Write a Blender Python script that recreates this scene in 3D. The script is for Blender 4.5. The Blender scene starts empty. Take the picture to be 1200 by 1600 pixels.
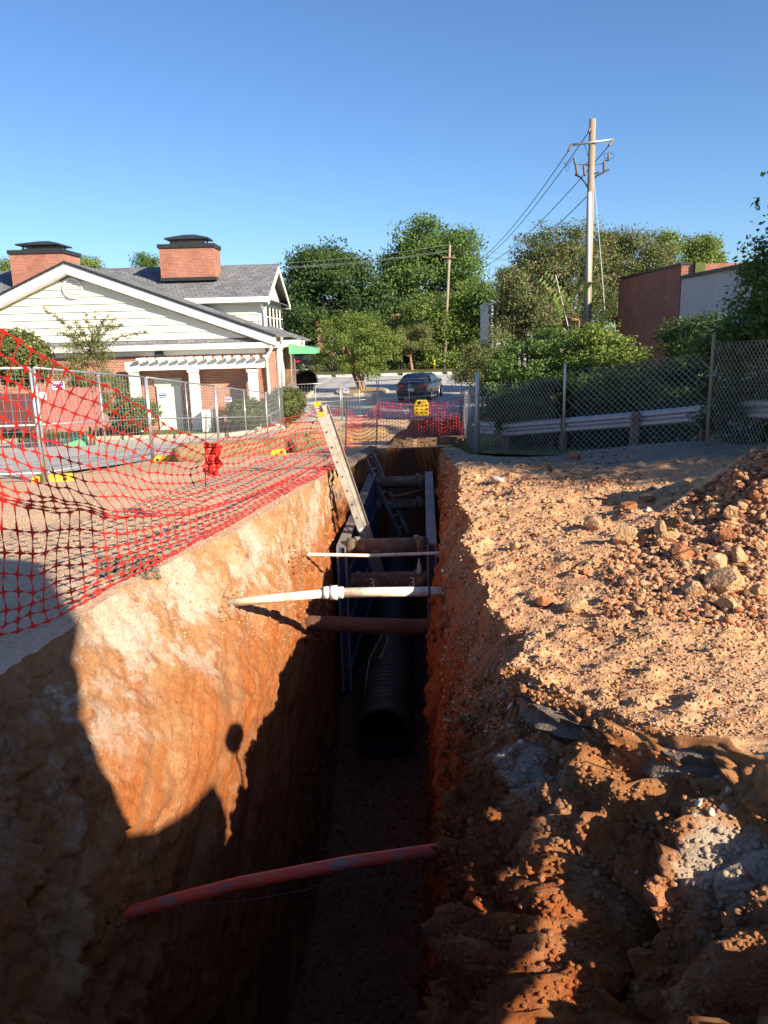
import bpy, bmesh, math, random
import numpy as np
from mathutils import Vector, Matrix, Euler
from mathutils.bvhtree import BVHTree

S = bpy.context.scene
COL = S.collection
rnd = random.Random(7)

# ------------------------------------------------------------------ camera
CZ = 2.1
PITCH, ROLL, FPX = math.radians(12.9), math.radians(-1.5), 1202.0
cam_d = bpy.data.cameras.new('camera')
cam = bpy.data.objects.new('camera', cam_d)
COL.objects.link(cam)
cam.location = (0, 0, CZ)
RM = Matrix.Rotation(math.pi / 2 - PITCH, 3, 'X') @ Matrix.Rotation(ROLL, 3, 'Z')
cam.rotation_euler = RM.to_euler()
cam_d.sensor_fit = 'VERTICAL'
cam_d.sensor_height = 36.0
cam_d.lens = 36.0 * FPX / 1600.0
cam_d.clip_start = 0.05
cam_d.clip_end = 3000
S.camera = cam

# ------------------------------------------------------------------ light
SUN_EL, SUN_AZ = math.radians(27.5), math.radians(131)      # azimuth clockwise from +Y
SUN_DIR = Vector((math.sin(SUN_AZ) * math.cos(SUN_EL), math.cos(SUN_AZ) * math.cos(SUN_EL), math.sin(SUN_EL)))
W = bpy.data.worlds.new('World')
S.world = W
W.use_nodes = True
wn = W.node_tree
bg = wn.nodes['Background']
sky = wn.nodes.new('ShaderNodeTexSky')
sky.sky_type = 'NISHITA'
sky.sun_disc = False
sky.sun_elevation = SUN_EL
sky.sun_rotation = SUN_AZ
sky.altitude = 300
sky.air_density = 1.0
sky.dust_density = 0.5
sky.ozone_density = 3.5
tint = wn.nodes.new('ShaderNodeMix')
tint.data_type = 'RGBA'
tint.blend_type = 'MULTIPLY'
tint.inputs[0].default_value = 1.0
tint.inputs[7].default_value = (.80, .99, 1.21, 1)
wn.links.new(sky.outputs[0], tint.inputs[6])
wn.links.new(tint.outputs[2], bg.inputs[0])
bg.inputs[1].default_value = 0.067
sun_d = bpy.data.lights.new('sun', 'SUN')
sun_d.energy = 5.0
sun_d.angle = math.radians(0.55)
sun_d.color = (1.0, 0.87, 0.69)
sun = bpy.data.objects.new('sun', sun_d)
COL.objects.link(sun)
sun.rotation_euler = SUN_DIR.to_track_quat('Z', 'Y').to_euler()
S.view_settings.view_transform = 'Standard'
S.view_settings.look = 'None'
S.view_settings.exposure = 1.12
S.view_settings.gamma = 1.0
S.render.engine = 'CYCLES'
S.cycles.max_bounces = 6
S.cycles.diffuse_bounces = 4
S.cycles.transparent_max_bounces = 8


# ------------------------------------------------------------------ placement helpers
def ray(px, py):
    return RM @ Vector((px - 600.0, 800.0 - py, -FPX))


def at(px, py, Y):
    d = ray(px, py)
    return Vector((0, 0, CZ)) + d * (Y / d.y)


def pxof(p):
    q = RM.transposed() @ (Vector(p) - Vector((0, 0, CZ)))
    return 600 - FPX * q.x / q.z, 800 + FPX * q.y / q.z


# ------------------------------------------------------------------ numpy noise
def _h(ix, iy, iz, s):
    n = (ix.astype(np.int64) * 374761393 + iy.astype(np.int64) * 668265263 + iz.astype(np.int64) * 2147483647 + s * 974634777) & 0xffffffff
    n = ((n ^ (n >> 13)) * 1274126177) & 0xffffffff
    return ((n ^ (n >> 16)) & 0xffff) / 65535.0


def vnoise(x, y, z=0.0, s=0):
    x, y, z = np.broadcast_arrays(np.asarray(x, float), np.asarray(y, float), np.asarray(z, float))
    xi, yi, zi = np.floor(x), np.floor(y), np.floor(z)
    fx, fy, fz = x - xi, y - yi, z - zi
    fx, fy, fz = [f * f * (3 - 2 * f) for f in (fx, fy, fz)]
    r = 0
    for dx in (0, 1):
        for dy in (0, 1):
            for dz in (0, 1):
                w = (fx if dx else 1 - fx) * (fy if dy else 1 - fy) * (fz if dz else 1 - fz)
                r = r + w * _h(xi + dx, yi + dy, zi + dz, s)
    return r


def fbm(x, y, z=0.0, s=0, o=4):
    a, t, r = 1.0, 0.0, 0.0
    x, y, z = np.asarray(x, float), np.asarray(y, float), np.asarray(z, float)
    for k in range(o):
        r = r + a * vnoise(x, y, z, s + k)
        t += a
        a *= 0.5
        x, y, z = x * 2.03 + 5.1, y * 2.03 + 9.7, z * 2.03 + 2.3
    return r / t - 0.5


def cells(x, y, z, f, s):
    """random value of the nearest scattered point and the gap to the next one"""
    x, y, z = np.asarray(x, float) * f, np.asarray(y, float) * f, np.asarray(z, float) * f
    xi, yi, zi = np.floor(x), np.floor(y), np.floor(z)
    d1 = np.full(x.shape, 9.0)
    d2 = np.full(x.shape, 9.0)
    val = np.zeros(x.shape)
    for i in (-1, 0, 1):
        for j in (-1, 0, 1):
            for k in (-1, 0, 1):
                a, b, c = xi + i, yi + j, zi + k
                d = (a + _h(a, b, c, s) - x) ** 2 + (b + _h(a, b, c, s + 1) - y) ** 2 + (c + _h(a, b, c, s + 2) - z) ** 2
                n = d < d1
                d2 = np.where(n, d1, np.minimum(d2, d))
                val = np.where(n, _h(a, b, c, s + 3), val)
                d1 = np.where(n, d, d1)
    return val, np.sqrt(d2) - np.sqrt(d1)


def sstep(v, a, b):
    t = np.clip((np.asarray(v, float) - a) / (b - a), 0, 1)
    return t * t * (3 - 2 * t)


# ------------------------------------------------------------------ objects
ORG = {}


def mesh_from(name, v, f, smooth=False):
    m = bpy.data.meshes.new(name)
    if isinstance(f, np.ndarray):
        n, k = f.shape
        m.vertices.add(len(v))
        m.vertices.foreach_set('co', np.asarray(v, np.float32).ravel())
        m.loops.add(n * k)
        m.loops.foreach_set('vertex_index', f.astype(np.int32).ravel())
        m.polygons.add(n)
        m.polygons.foreach_set('loop_start', np.arange(0, n * k, k, dtype=np.int32))
        m.polygons.foreach_set('loop_total', np.full(n, k, np.int32))
        m.update(calc_edges=True)
    else:
        m.from_pydata([tuple(p) for p in v], [], f)
        m.update()
    if smooth:
        m.polygons.foreach_set('use_smooth', np.ones(len(m.polygons), bool))
    return m


def tag(o, label=None, cat=None, group=None, kind=None):
    if label: o['label'] = label
    if cat: o['category'] = cat
    if group: o['group'] = group
    if kind: o['kind'] = kind
    return o


def thing(name, label, cat, loc=(0, 0, 0), group=None, rotz=0.0):
    o = bpy.data.objects.new(name, None)
    o.empty_display_size = 0.2
    COL.objects.link(o)
    o.location = loc
    o.rotation_euler = (0, 0, rotz)
    ORG[o] = Vector(loc)
    return tag(o, label, cat, group)


class MB:
    def __init__(s):
        s.v, s.f = [], []

    def add(s, vs, fs):
        n = len(s.v)
        s.v += [Vector(p) for p in vs]
        s.f += [[i + n for i in f] for f in fs]
        return s

    def box(s, c, d, rz=0.0, rot=None):
        hx, hy, hz = d[0] / 2, d[1] / 2, d[2] / 2
        M = rot if rot is not None else Matrix.Rotation(rz, 3, 'Z')
        c = Vector(c)
        vs = [c + M @ Vector((x * hx, y * hy, z * hz)) for z in (-1, 1) for y in (-1, 1) for x in (-1, 1)]
        return s.add(vs, [(0, 2, 3, 1), (4, 5, 7, 6), (0, 1, 5, 4), (2, 6, 7, 3), (0, 4, 6, 2), (1, 3, 7, 5)])

    def bb(s, a, b):
        a, b = Vector(a), Vector(b)
        return s.box((a + b) / 2, [abs(q) for q in (b - a)])

    def bar(s, a, b, w, h, up=(0, 0, 1)):
        a, b = Vector(a), Vector(b)
        d = (b - a)
        L = d.length
        d.normalize()
        u = Vector(up)
        sx = d.cross(u)
        if sx.length < 1e-4: sx = d.cross(Vector((1, 0, 0)))
        sx.normalize()
        uz = sx.cross(d)
        M = Matrix((sx, d, uz)).transposed()
        return s.box((a + b) / 2, (w, L, h), rot=M)

    def tube(s, pts, r, n=8, caps=True):
        pts = [Vector(p) for p in pts]
        k = len(pts)
        rs = r if isinstance(r, (list, tuple)) else [r] * k
        base = len(s.v)
        prev = None
        for i, p in enumerate(pts):
            d = (pts[min(i + 1, k - 1)] - pts[max(i - 1, 0)])
            if d.length < 1e-9: d = Vector((0, 0, 1))
            d.normalize()
            if prev is None:
                a = Vector((0, 0, 1)) if abs(d.z) < .9 else Vector((1, 0, 0))
                u = d.cross(a).normalized()
            else:
                u = (prev - d * prev.dot(d))
                u = u.normalized() if u.length > 1e-6 else d.orthogonal().normalized()
            prev = u
            w = d.cross(u)
            for j in range(n):
                t = 2 * math.pi * j / n
                s.v.append(p + (u * math.cos(t) + w * math.sin(t)) * rs[i])
        for i in range(k - 1):
            for j in range(n):
                a, b = base + i * n + j, base + i * n + (j + 1) % n
                s.f.append([a, b, b + n, a + n])
        if caps:
            s.f.append([base + j for j in range(n)][::-1])
            s.f.append([base + (k - 1) * n + j for j in range(n)])
        return s

    def prism(s, poly, ext):
        """closed 3-D polygon pushed along ext"""
        n = len(poly)
        ext = Vector(ext)
        vs = [Vector(p) for p in poly] + [Vector(p) + ext for p in poly]
        fs = [list(range(n))[::-1], [n + i for i in range(n)]]
        fs += [[i, (i + 1) % n, n + (i + 1) % n, n + i] for i in range(n)]
        return s.add(vs, fs)

    def build(s, name, mat, parent=None, smooth=False, bevel=0.0, loc=None):
        org = ORG.get(parent, Vector((0, 0, 0))) if parent else Vector(loc or (0, 0, 0))
        bm = bmesh.new()
        vs = [bm.verts.new(p - org) for p in s.v]
        for f in s.f:
            try:
                bm.faces.new([vs[i] for i in f])
            except ValueError:
                pass
        bmesh.ops.recalc_face_normals(bm, faces=bm.faces)
        if bevel:
            bmesh.ops.bevel(bm, geom=[e for e in bm.edges if e.is_manifold and e.calc_face_angle(0) > .5], offset=bevel, segments=2, affect='EDGES', profile=.6)
        m = bpy.data.meshes.new(name)
        bm.to_mesh(m)
        bm.free()
        if smooth:
            m.polygons.foreach_set('use_smooth', np.ones(len(m.polygons), bool))
        o = bpy.data.objects.new(name, m)
        m.materials.append(mat)
        COL.objects.link(o)
        if parent:
            o.parent = parent
            ORG[o] = org
        else:
            o.location = org
            ORG[o] = org
        return o


def put(name, mesh, mat, parent=None, loc=(0, 0, 0)):
    o = bpy.data.objects.new(name, mesh)
    if mat and not mesh.materials: mesh.materials.append(mat)
    COL.objects.link(o)
    o.location = loc
    if parent: o.parent = parent
    ORG[o] = Vector(loc) if not parent else ORG.get(parent, Vector())
    return o


def copy_tree(o, parent=None):
    c = o.copy()
    COL.objects.link(c)
    if parent: c.parent = parent
    for ch in list(o.children):
        copy_tree(ch, c)
    ORG[c] = ORG.get(o, Vector())
    return c


# ------------------------------------------------------------------ materials
class NT:
    def __init__(s, name):
        s.m = bpy.data.materials.new(name)
        s.m.use_nodes = True
        s.t = s.m.node_tree
        s.p = s.t.nodes['Principled BSDF']
        s.out = s.t.nodes['Material Output']
        s._pos = None

    def n(s, typ, **kw):
        nd = s.t.nodes.new(typ)
        for k, v in kw.items():
            if k.startswith('_'):
                setattr(nd, k[1:], v)
            else:
                key = int(k[1:]) if k[0] == 'i' and k[1:].isdigit() else k.replace('__', ' ')
                s.set(nd.inputs[key], v)
        return nd

    def set(s, inp, v):
        if isinstance(v, bpy.types.NodeSocket):
            s.t.links.new(v, inp)
        elif isinstance(v, bpy.types.Node):
            s.t.links.new(v.outputs[0], inp)
        elif isinstance(v, (tuple, list)) and len(v) == 3 and inp.type == 'RGBA':
            inp.default_value = (*v, 1)
        else:
            inp.default_value = v

    def pos(s):
        if s._pos is None:
            s._pos = s.n('ShaderNodeNewGeometry').outputs['Position']
        return s._pos

    def scaled(s, sc):
        return s.n('ShaderNodeVectorMath', _operation='MULTIPLY', i0=s.pos(), i1=sc).outputs[0]

    def noise(s, scale, det=4, rough=.55, stretch=None, dist=0.0, vec=None):
        v = vec or (s.scaled(stretch) if stretch else s.pos())
        return s.n('ShaderNodeTexNoise', Vector=v, Scale=scale, Detail=det, Roughness=rough, Distortion=dist).outputs[0]

    def ramp(s, fac, stops):
        r = s.n('ShaderNodeValToRGB', Fac=fac)
        e = r.color_ramp.elements
        while len(e) < len(stops): e.new(.5)
        for el, (p, c) in zip(e, stops):
            el.position = p
            el.color = (*c, 1) if isinstance(c, (tuple, list)) else (c, c, c, 1)
        return r.outputs[0]

    def mix(s, f, a, b, mode='MIX'):
        nd = s.t.nodes.new('ShaderNodeMix')
        nd.data_type = 'RGBA'
        nd.blend_type = mode
        nd.clamp_factor = True
        s.set(nd.inputs[0], f)
        s.set(nd.inputs[6], a)
        s.set(nd.inputs[7], b)
        return nd.outputs[2]

    def math(s, op, a, b=0.0, c=None):
        nd = s.n('ShaderNodeMath', _operation=op, i0=a, i1=b)
        if c is not None: s.set(nd.inputs[2], c)
        return nd.outputs[0]

    def bump(s, h, strength=.5, dist=.02, normal=None):
        nd = s.n('ShaderNodeBump', Height=h, Strength=strength, Distance=dist)
        if normal is not None: s.set(nd.inputs['Normal'], normal)
        return nd.outputs[0]

    def fin(s, col, rough=.8, bump=None, metal=0.0, spec=.3):
        s.set(s.p.inputs['Base Color'], col)
        s.set(s.p.inputs['Roughness'], rough)
        s.set(s.p.inputs['Metallic'], metal)
        s.p.inputs['Specular IOR Level'].default_value = spec
        if bump is not None: s.set(s.p.inputs['Normal'], bump)
        return s.m


def pmat(name, c1, c2=None, rough=.7, scale=3.0, metal=0.0, bump=.15, bscale=60, spec=.3, stretch=None, lo=.35, hi=.65, dirt=None, dist=.01):
    t = NT(name)
    c2 = c2 or tuple(q * .78 for q in c1)
    col = t.ramp(t.noise(scale, 5, .6, stretch), [(lo, c1), (hi, c2)])
    if dirt:
        col = t.mix(t.ramp(t.noise(scale * 2.3, 6, .7), [(.52, 0), (.62, 1)]), col, dirt)
    b = t.bump(t.noise(bscale, 3, .6, stretch), bump, dist) if bump else None
    r = t.ramp(t.noise(scale * 3, 3), [(.3, max(0, rough - .1)), (.7, min(1, rough + .1))])
    return t.fin(col, r, b, metal, spec)


def leaf_mat(name, cols, trans=.35):
    t = NT(name)
    g = t.n('ShaderNodeNewGeometry')
    col = t.ramp(g.outputs['Random Per Island'], [((i + .5) / len(cols), c) for i, c in enumerate(cols)])
    big = t.noise(.55, 3)
    col = t.mix(t.ramp(big, [(.35, .0), (.7, .55)]), col, cols[-1])
    t.fin(col, .55, None, 0, .25)
    tr = t.n('ShaderNodeBsdfTranslucent', Color=t.mix(.5, col, (.16, .2, .02)))
    mx = t.n('ShaderNodeMixShader', i0=trans, i1=t.p.outputs[0], i2=tr.outputs[0])
    t.t.links.new(mx.outputs[0], t.out.inputs[0])
    return t.m


def brick_mat(name, c1, c2, mortar, bw=.203, bh=.068):
    t = NT(name)
    sp = t.n('ShaderNodeSeparateXYZ', Vector=t.pos())
    xy = t.math('ADD', sp.outputs[0], sp.outputs[1])
    v = t.n('ShaderNodeCombineXYZ', X=xy, Y=sp.outputs[2]).outputs[0]
    br = t.n('ShaderNodeTexBrick', Vector=v, Color1=c1, Color2=c2, Mortar=mortar, Scale=1.0)
    br.inputs['Mortar Size'].default_value = .009
    br.inputs['Mortar Smooth'].default_value = .3
    br.inputs['Brick Width'].default_value = bw
    br.inputs['Row Height'].default_value = bh
    br.inputs['Bias'].default_value = .1
    col = t.mix(t.ramp(t.noise(1.3, 5, .65), [(.4, 0), (.75, .5)]), br.outputs[0], tuple(q * .55 for q in c2))
    return t.fin(col, .85, t.bump(t.math('MULTIPLY', br.outputs[1], -1.0), .5, .01), 0, .2)


# ------------------------------------------------------------------ soils
def soil_mat(name, tones, pale, dark, rocky, seed=0.0, bump=.55):
    t = NT(name)
    big = t.noise(.55, 5, .6)
    mid = t.noise(3.1, 6, .65)
    fine = t.noise(38, 6, .7)
    col = t.ramp(t.math('ADD', t.math('MULTIPLY', big, .6), t.math('MULTIPLY', mid, .4)), [(.36, tones[0]), (.5, tones[1]), (.64, tones[2])])
    col = t.mix(t.ramp(fine, [(.42, 0), (.72, .75)]), col, pale)
    col = t.mix(t.ramp(t.noise(14, 5, .7), [(.5, 0), (.68, .6)]), col, dark)
    vo = t.n('ShaderNodeTexVoronoi', Vector=t.pos(), Scale=rocky)
    peb = t.ramp(vo.outputs['Distance'], [(.0, 1), (.42, 0)])
    sel = t.ramp(t.n('ShaderNodeSeparateColor', Color=vo.outputs['Color']).outputs[0], [(.62, 0), (.68, 1)])
    pm = t.math('MULTIPLY', peb, sel)
    col = t.mix(t.math('MULTIPLY', pm, .55), col, pale)
    h = t.math('ADD', t.math('MULTIPLY', fine, .5), t.math('ADD', pm, t.math('MULTIPLY', t.noise(11, 6, .7), .9)))
    return t.fin(col, .95, t.bump(h, bump, .035), 0, .1)


def wall_mat():
    t = NT('trench_clay')
    sp = t.n('ShaderNodeSeparateXYZ', Vector=t.pos())
    x, y, z = sp.outputs
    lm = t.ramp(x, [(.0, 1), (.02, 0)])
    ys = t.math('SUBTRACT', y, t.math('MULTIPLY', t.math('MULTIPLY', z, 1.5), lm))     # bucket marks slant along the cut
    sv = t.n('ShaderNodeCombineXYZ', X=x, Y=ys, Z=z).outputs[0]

    def slant(sc, det, rgh, st):
        return t.noise(sc, det, rgh, None, 0.0, t.n('ShaderNodeVectorMath', _operation='MULTIPLY', i0=sv, i1=st).outputs[0])
    rag = t.noise(2.2, 9, .74)
    zz = t.math('ADD', z, t.math('MULTIPLY', t.math('SUBTRACT', rag, .5), 1.15))
    zr = t.math('MULTIPLY_ADD', zz, .25, 1.0)              # -4..0 -> 0..1
    streak = slant(7, 9, .78, (1, 1, .10))
    fine = t.noise(52, 7, .78)
    grit = t.noise(17, 8, .8)
    patch = slant(1.9, 9, .74, (1, 1, .22))
    red = t.ramp(t.math('ADD', t.math('MULTIPLY', streak, .65), t.math('MULTIPLY', grit, .35)), [(.36, (.21, .052, .015)), (.46, (.34, .10, .028)), (.55, (.40, .15, .048)), (.66, (.46, .225, .095))])
    tan = t.ramp(t.math('ADD', t.math('MULTIPLY', rag, .5), t.math('MULTIPLY', grit, .5)), [(.36, (.26, .118, .052)), (.46, (.41, .205, .09)), (.55, (.48, .275, .135)), (.68, (.56, .385, .225))])
    chalk = t.ramp(fine, [(.36, (.42, .34, .25)), (.55, (.60, .52, .42)), (.72, (.70, .64, .56))])
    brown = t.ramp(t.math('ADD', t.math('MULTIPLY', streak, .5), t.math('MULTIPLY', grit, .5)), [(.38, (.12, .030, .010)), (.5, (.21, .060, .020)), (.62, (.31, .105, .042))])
    col = t.mix(t.ramp(zr, [(.75, 0), (.91, 1)]), red, tan)
    # scraped pale and brown smears on the red clay
    col = t.mix(t.math('MULTIPLY', t.ramp(patch, [(.50, 0), (.60, 1)]), .65), col, tan)
    col = t.mix(t.math('MULTIPLY', t.ramp(slant(2.6, 9, .74, (1, 1, .22)), [(.53, 0), (.60, 1)]), .6), col, (.21, .115, .065))
    rt0 = t.ramp(x, [(.0, 0), (.35, 1)])
    seam = t.ramp(zr, [(.76, 0), (.84, 1), (.95, 1), (1.0, 0)])
    cm = t.math('MULTIPLY', seam, t.ramp(t.noise(2.6, 9, .75, (1, 1, .7)), [(.49, 0), (.57, 1)]))
    cm = t.math('MULTIPLY', cm, t.math('SUBTRACT', 1.0, t.math('MULTIPLY', rt0, .75)))
    col = t.mix(t.math('MULTIPLY', cm, .70), col, chalk)
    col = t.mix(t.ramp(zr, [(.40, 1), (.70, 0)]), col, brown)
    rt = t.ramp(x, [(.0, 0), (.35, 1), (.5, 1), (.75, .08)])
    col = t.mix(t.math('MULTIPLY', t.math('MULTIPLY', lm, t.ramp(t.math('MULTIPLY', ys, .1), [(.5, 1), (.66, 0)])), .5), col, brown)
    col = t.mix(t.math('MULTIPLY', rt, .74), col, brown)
    col = t.mix(t.math('MULTIPLY', rt0, .5), col, t.mix(1.0, col, (1.0, .68, .46), 'MULTIPLY'))
    rc = t.math('MULTIPLY', rt, t.math('MULTIPLY', t.ramp(t.noise(2.4, 9, .75), [(.55, 0), (.62, 1)]), t.ramp(zr, [(.66, 0), (.8, 1)])))
    col = t.mix(t.math('MULTIPLY', rc, .12), col, chalk)
    for (cx, cy, cz, cr) in ((.78, 4.15, -.42, .30), (1.6, 3.2, -.40, .28), (-2.45, 5.1, -.5, .3), (-2.3, 6.1, -.2, .5), (-2.0, 7.2, -.25, .5), (-1.6, 8.6, -.2, .4)):
        dd = t.n('ShaderNodeVectorMath', _operation='DISTANCE', i0=t.pos(), i1=(cx, cy, cz)).outputs['Value']
        dm = t.math('ADD', t.math('DIVIDE', dd, cr), t.math('MULTIPLY', t.math('SUBTRACT', t.noise(5, 9, .75), .5), 2.6))
        col = t.mix(t.math('MULTIPLY', t.ramp(dm, [(.55, 1), (.9, 0)]), .8), col, chalk)
    h = t.math('ADD', t.math('MULTIPLY', streak, 1.3), t.math('ADD', t.math('MULTIPLY', fine, .6), t.math('MULTIPLY', grit, 1.2)))
    return t.fin(col, .93, t.bump(h, .7, .045), 0, .12)


M = {}
M['ground'] = soil_mat('sandy_soil', [(.43, .27, .165), (.50, .33, .205), (.54, .38, .26)], (.64, .50, .37), (.34, .19, .11), 26)
M['bank'] = soil_mat('loose_clay', [(.50, .235, .105), (.57, .305, .15), (.62, .38, .215)], (.70, .50, .325), (.30, .10, .038), 34, bump=.9)
M['heap'] = soil_mat('spoil_clay', [(.36, .155, .075), (.43, .21, .11), (.48, .27, .15)], (.58, .38, .24), (.18, .065, .03), 30, bump=1.0)
M['yard'] = soil_mat('dusty_asphalt', [(.22, .17, .13), (.28, .215, .16), (.34, .25, .175)], (.40, .32, .24), (.17, .125, .095), 40, bump=.4)
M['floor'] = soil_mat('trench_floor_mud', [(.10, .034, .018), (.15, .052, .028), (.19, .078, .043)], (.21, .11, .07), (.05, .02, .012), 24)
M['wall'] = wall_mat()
M['asphalt'] = pmat('old_asphalt', (.37, .355, .325), (.45, .43, .39), .9, .35, bump=.3, bscale=90, dirt=(.33, .315, .29), dist=.004)
M['concrete'] = pmat('concrete', (.50, .47, .41), (.58, .55, .49), .85, 2, bump=.2, bscale=70)
M['kerb'] = pmat('sandy_concrete', (.46, .38, .27), (.54, .46, .34), .85, 2, bump=.2, bscale=70)
M['grass'] = pmat('grass', (.055, .085, .02), (.12, .135, .045), .9, 1.6, bump=.6, bscale=40, dist=.03, spec=.1)
M['mulch'] = pmat('mulch', (.10, .05, .03), (.19, .10, .06), .95, 5, bump=.5, bscale=40)
M['siding'] = pmat('cream_siding', (.80, .77, .64), (.77, .74, .61), .55, 1.5, bump=.05, stretch=(.2, 1, 3))
M['white'] = pmat('white_trim', (.80, .79, .73), (.74, .72, .66), .5, 2, bump=.05)
M['soffit'] = pmat('soffit', (.62, .58, .48), (.58, .54, .45), .6, 2, bump=.05)
M['painted'] = pmat('pale_painted_brick', (.64, .58, .52), (.58, .52, .47), .7, 1.5, bump=.1)
M['brick'] = brick_mat('red_brick', (.46, .165, .085), (.33, .11, .06), (.60, .52, .44))
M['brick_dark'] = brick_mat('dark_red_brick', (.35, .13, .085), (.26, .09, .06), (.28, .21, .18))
M['brick_chim'] = brick_mat('chimney_brick', (.42, .145, .08), (.30, .10, .06), (.46, .33, .27))
M['black_metal'] = pmat('black_sheet_metal', (.022, .024, .026), (.035, .037, .04), .45, 4, bump=.03)
M['galv'] = pmat('galvanised_steel', (.46, .47, .47), (.36, .37, .38), .45, 6, metal=.65, bump=.05, spec=.5)
M['wire'] = pmat('fence_wire', (.40, .41, .42), (.33, .34, .35), .5, 6, metal=.35, bump=0)
M['alu'] = pmat('aluminium_ladder', (.66, .63, .56), (.55, .52, .45), .42, 5, metal=.25, bump=.08, dirt=(.50, .38, .26))
M['wood_pole'] = pmat('weathered_pole', (.33, .28, .21), (.24, .20, .15), .9, 3, bump=.5, bscale=16, stretch=(9, 9, .5), dist=.02)
M['ply'] = pmat('muddy_plywood', (.42, .28, .15), (.30, .19, .10), .85, 2.5, bump=.15, dirt=(.22, .12, .07))
M['timber'] = pmat('muddy_timber', (.26, .16, .10), (.19, .11, .07), .9, 3, bump=.3, bscale=20)
M['orange'] = pmat('orange_mesh', (.58, .022, .018), (.50, .028, .024), .5, 4, bump=0, spec=.35)
M['yellow'] = pmat('yellow_plastic', (.80, .50, .015), (.74, .45, .02), .5, 3, bump=.05, dirt=(.55, .38, .12))
M['straw'] = pmat('straw', (.44, .33, .19), (.29, .20, .105), .95, 22, bump=1.0, bscale=70, dist=.04, stretch=(1, 1, 2.2))
M['pvc'] = pmat('white_pvc', (.80, .74, .58), (.73, .66, .49), .4, 3, bump=.03, dirt=(.60, .46, .30), spec=.4)
M['iron'] = pmat('rusty_iron_pipe', (.15, .065, .035), (.085, .04, .026), .9, 7, bump=.5, bscale=34, dist=.02)
M['redpipe'] = pmat('red_conduit', (.66, .072, .032), (.56, .058, .03), .5, 4, bump=.05, dirt=(.21, .13, .10))
M['hdpe'] = pmat('black_corrugated_plastic', (.030, .029, .029), (.045, .040, .037), .5, 5, bump=.05, dirt=(.10, .055, .035), spec=.4)
M['boxblue'] = pmat('blue_shoring_paint', (.025, .045, .095), (.035, .065, .14), .6, 3, bump=.15, dirt=(.15, .11, .08))
M['boxtop'] = pmat('worn_steel_edge', (.30, .29, .28), (.20, .20, .21), .6, 3, metal=.2, bump=.2, dirt=(.30, .18, .11))
M['spreader'] = pmat('muddy_steel_pipe', (.17, .115, .08), (.11, .08, .06), .75, 4, bump=.2, dirt=(.34, .20, .115))
M['rock'] = pmat('pale_clay_rock', (.56, .36, .195), (.43, .24, .12), .95, 13, bump=1.0, bscale=34, dist=.04, spec=.1)
M['rock_red'] = pmat('red_clay_rock', (.47, .20, .09), (.36, .13, .06), .95, 13, bump=1.0, bscale=34, dist=.04, spec=.1)
M['rock_dark'] = pmat('dark_clay_rock', (.22, .12, .07), (.15, .08, .05), .95, 7, bump=.8, bscale=26, dist=.03, spec=.1)
M['chalk'] = pmat('chalk_lump', (.56, .50, .42), (.44, .36, .28), .95, 9, bump=.8, bscale=30, dist=.02, spec=.1)
M['tar'] = pmat('broken_asphalt', (.12, .093, .07), (.20, .155, .115), .9, 9, bump=.9, bscale=45, dist=.02)
M['green_canvas'] = pmat('green_canvas', (.16, .44, .25), (.13, .38, .21), .7, 2, bump=.1)
M['red_board'] = pmat('red_board', (.34, .125, .105), (.27, .095, .08), .75, 3, bump=.2, stretch=(3, 3, .4))
M['car_grey'] = pmat('grey_car_paint', (.055, .062, .075), (.06, .068, .082), .22, 2, metal=.6, bump=0, spec=.6)
M['car_black'] = pmat('black_car_paint', (.012, .012, .014), (.014, .014, .016), .2, 2, metal=.2, bump=0, spec=.6)
M['glass'] = pmat('dark_glass', (.018, .026, .034), (.022, .03, .04), .06, 2, bump=0, spec=.8)
M['rubber'] = pmat('rubber', (.018, .018, .018), (.028, .026, .024), .85, 6, bump=.1)
M['alloy'] = pmat('alloy_wheel', (.34, .34, .35), (.28, .28, .29), .35, 5, metal=.6, bump=0)
M['lamp_red'] = pmat('red_lamp_lens', (.55, .02, .02), (.48, .02, .02), .2, 5, bump=0, spec=.6)
M['plate'] = pmat('white_plate', (.75, .73, .70), (.70, .68, .66), .5, 5, bump=0)
M['sign_blue'] = pmat('blue_print', (.03, .08, .36), (.035, .09, .40), .5, 5, bump=0)
M['bark'] = pmat('bark', (.16, .10, .065), (.10, .065, .045), .9, 5, bump=.6, bscale=25, stretch=(3, 3, .6), dist=.03)
M['bark_red'] = pmat('smooth_tan_bark', (.34, .20, .12), (.24, .13, .075), .8, 4, bump=.3, bscale=14, stretch=(3, 3, .5), dist=.02)
M['grey_stucco'] = pmat('grey_stucco', (.46, .45, .43), (.41, .40, .385), .9, .8, bump=.15, bscale=50, stretch=(1, 1, .3))
M['porcelain'] = pmat('insulator', (.17, .15, .15), (.13, .115, .115), .3, 5, bump=0)
M['cable'] = pmat('cable', (.035, .035, .038), (.05, .05, .05), .6, 5, bump=0)
M['cable_pale'] = pmat('pale_cable', (.55, .56, .58), (.5, .5, .52), .5, 5, bump=0)
M['bottle'] = pmat('clear_plastic', (.62, .68, .72), (.55, .6, .65), .15, 5, bump=0, spec=.6)


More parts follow.
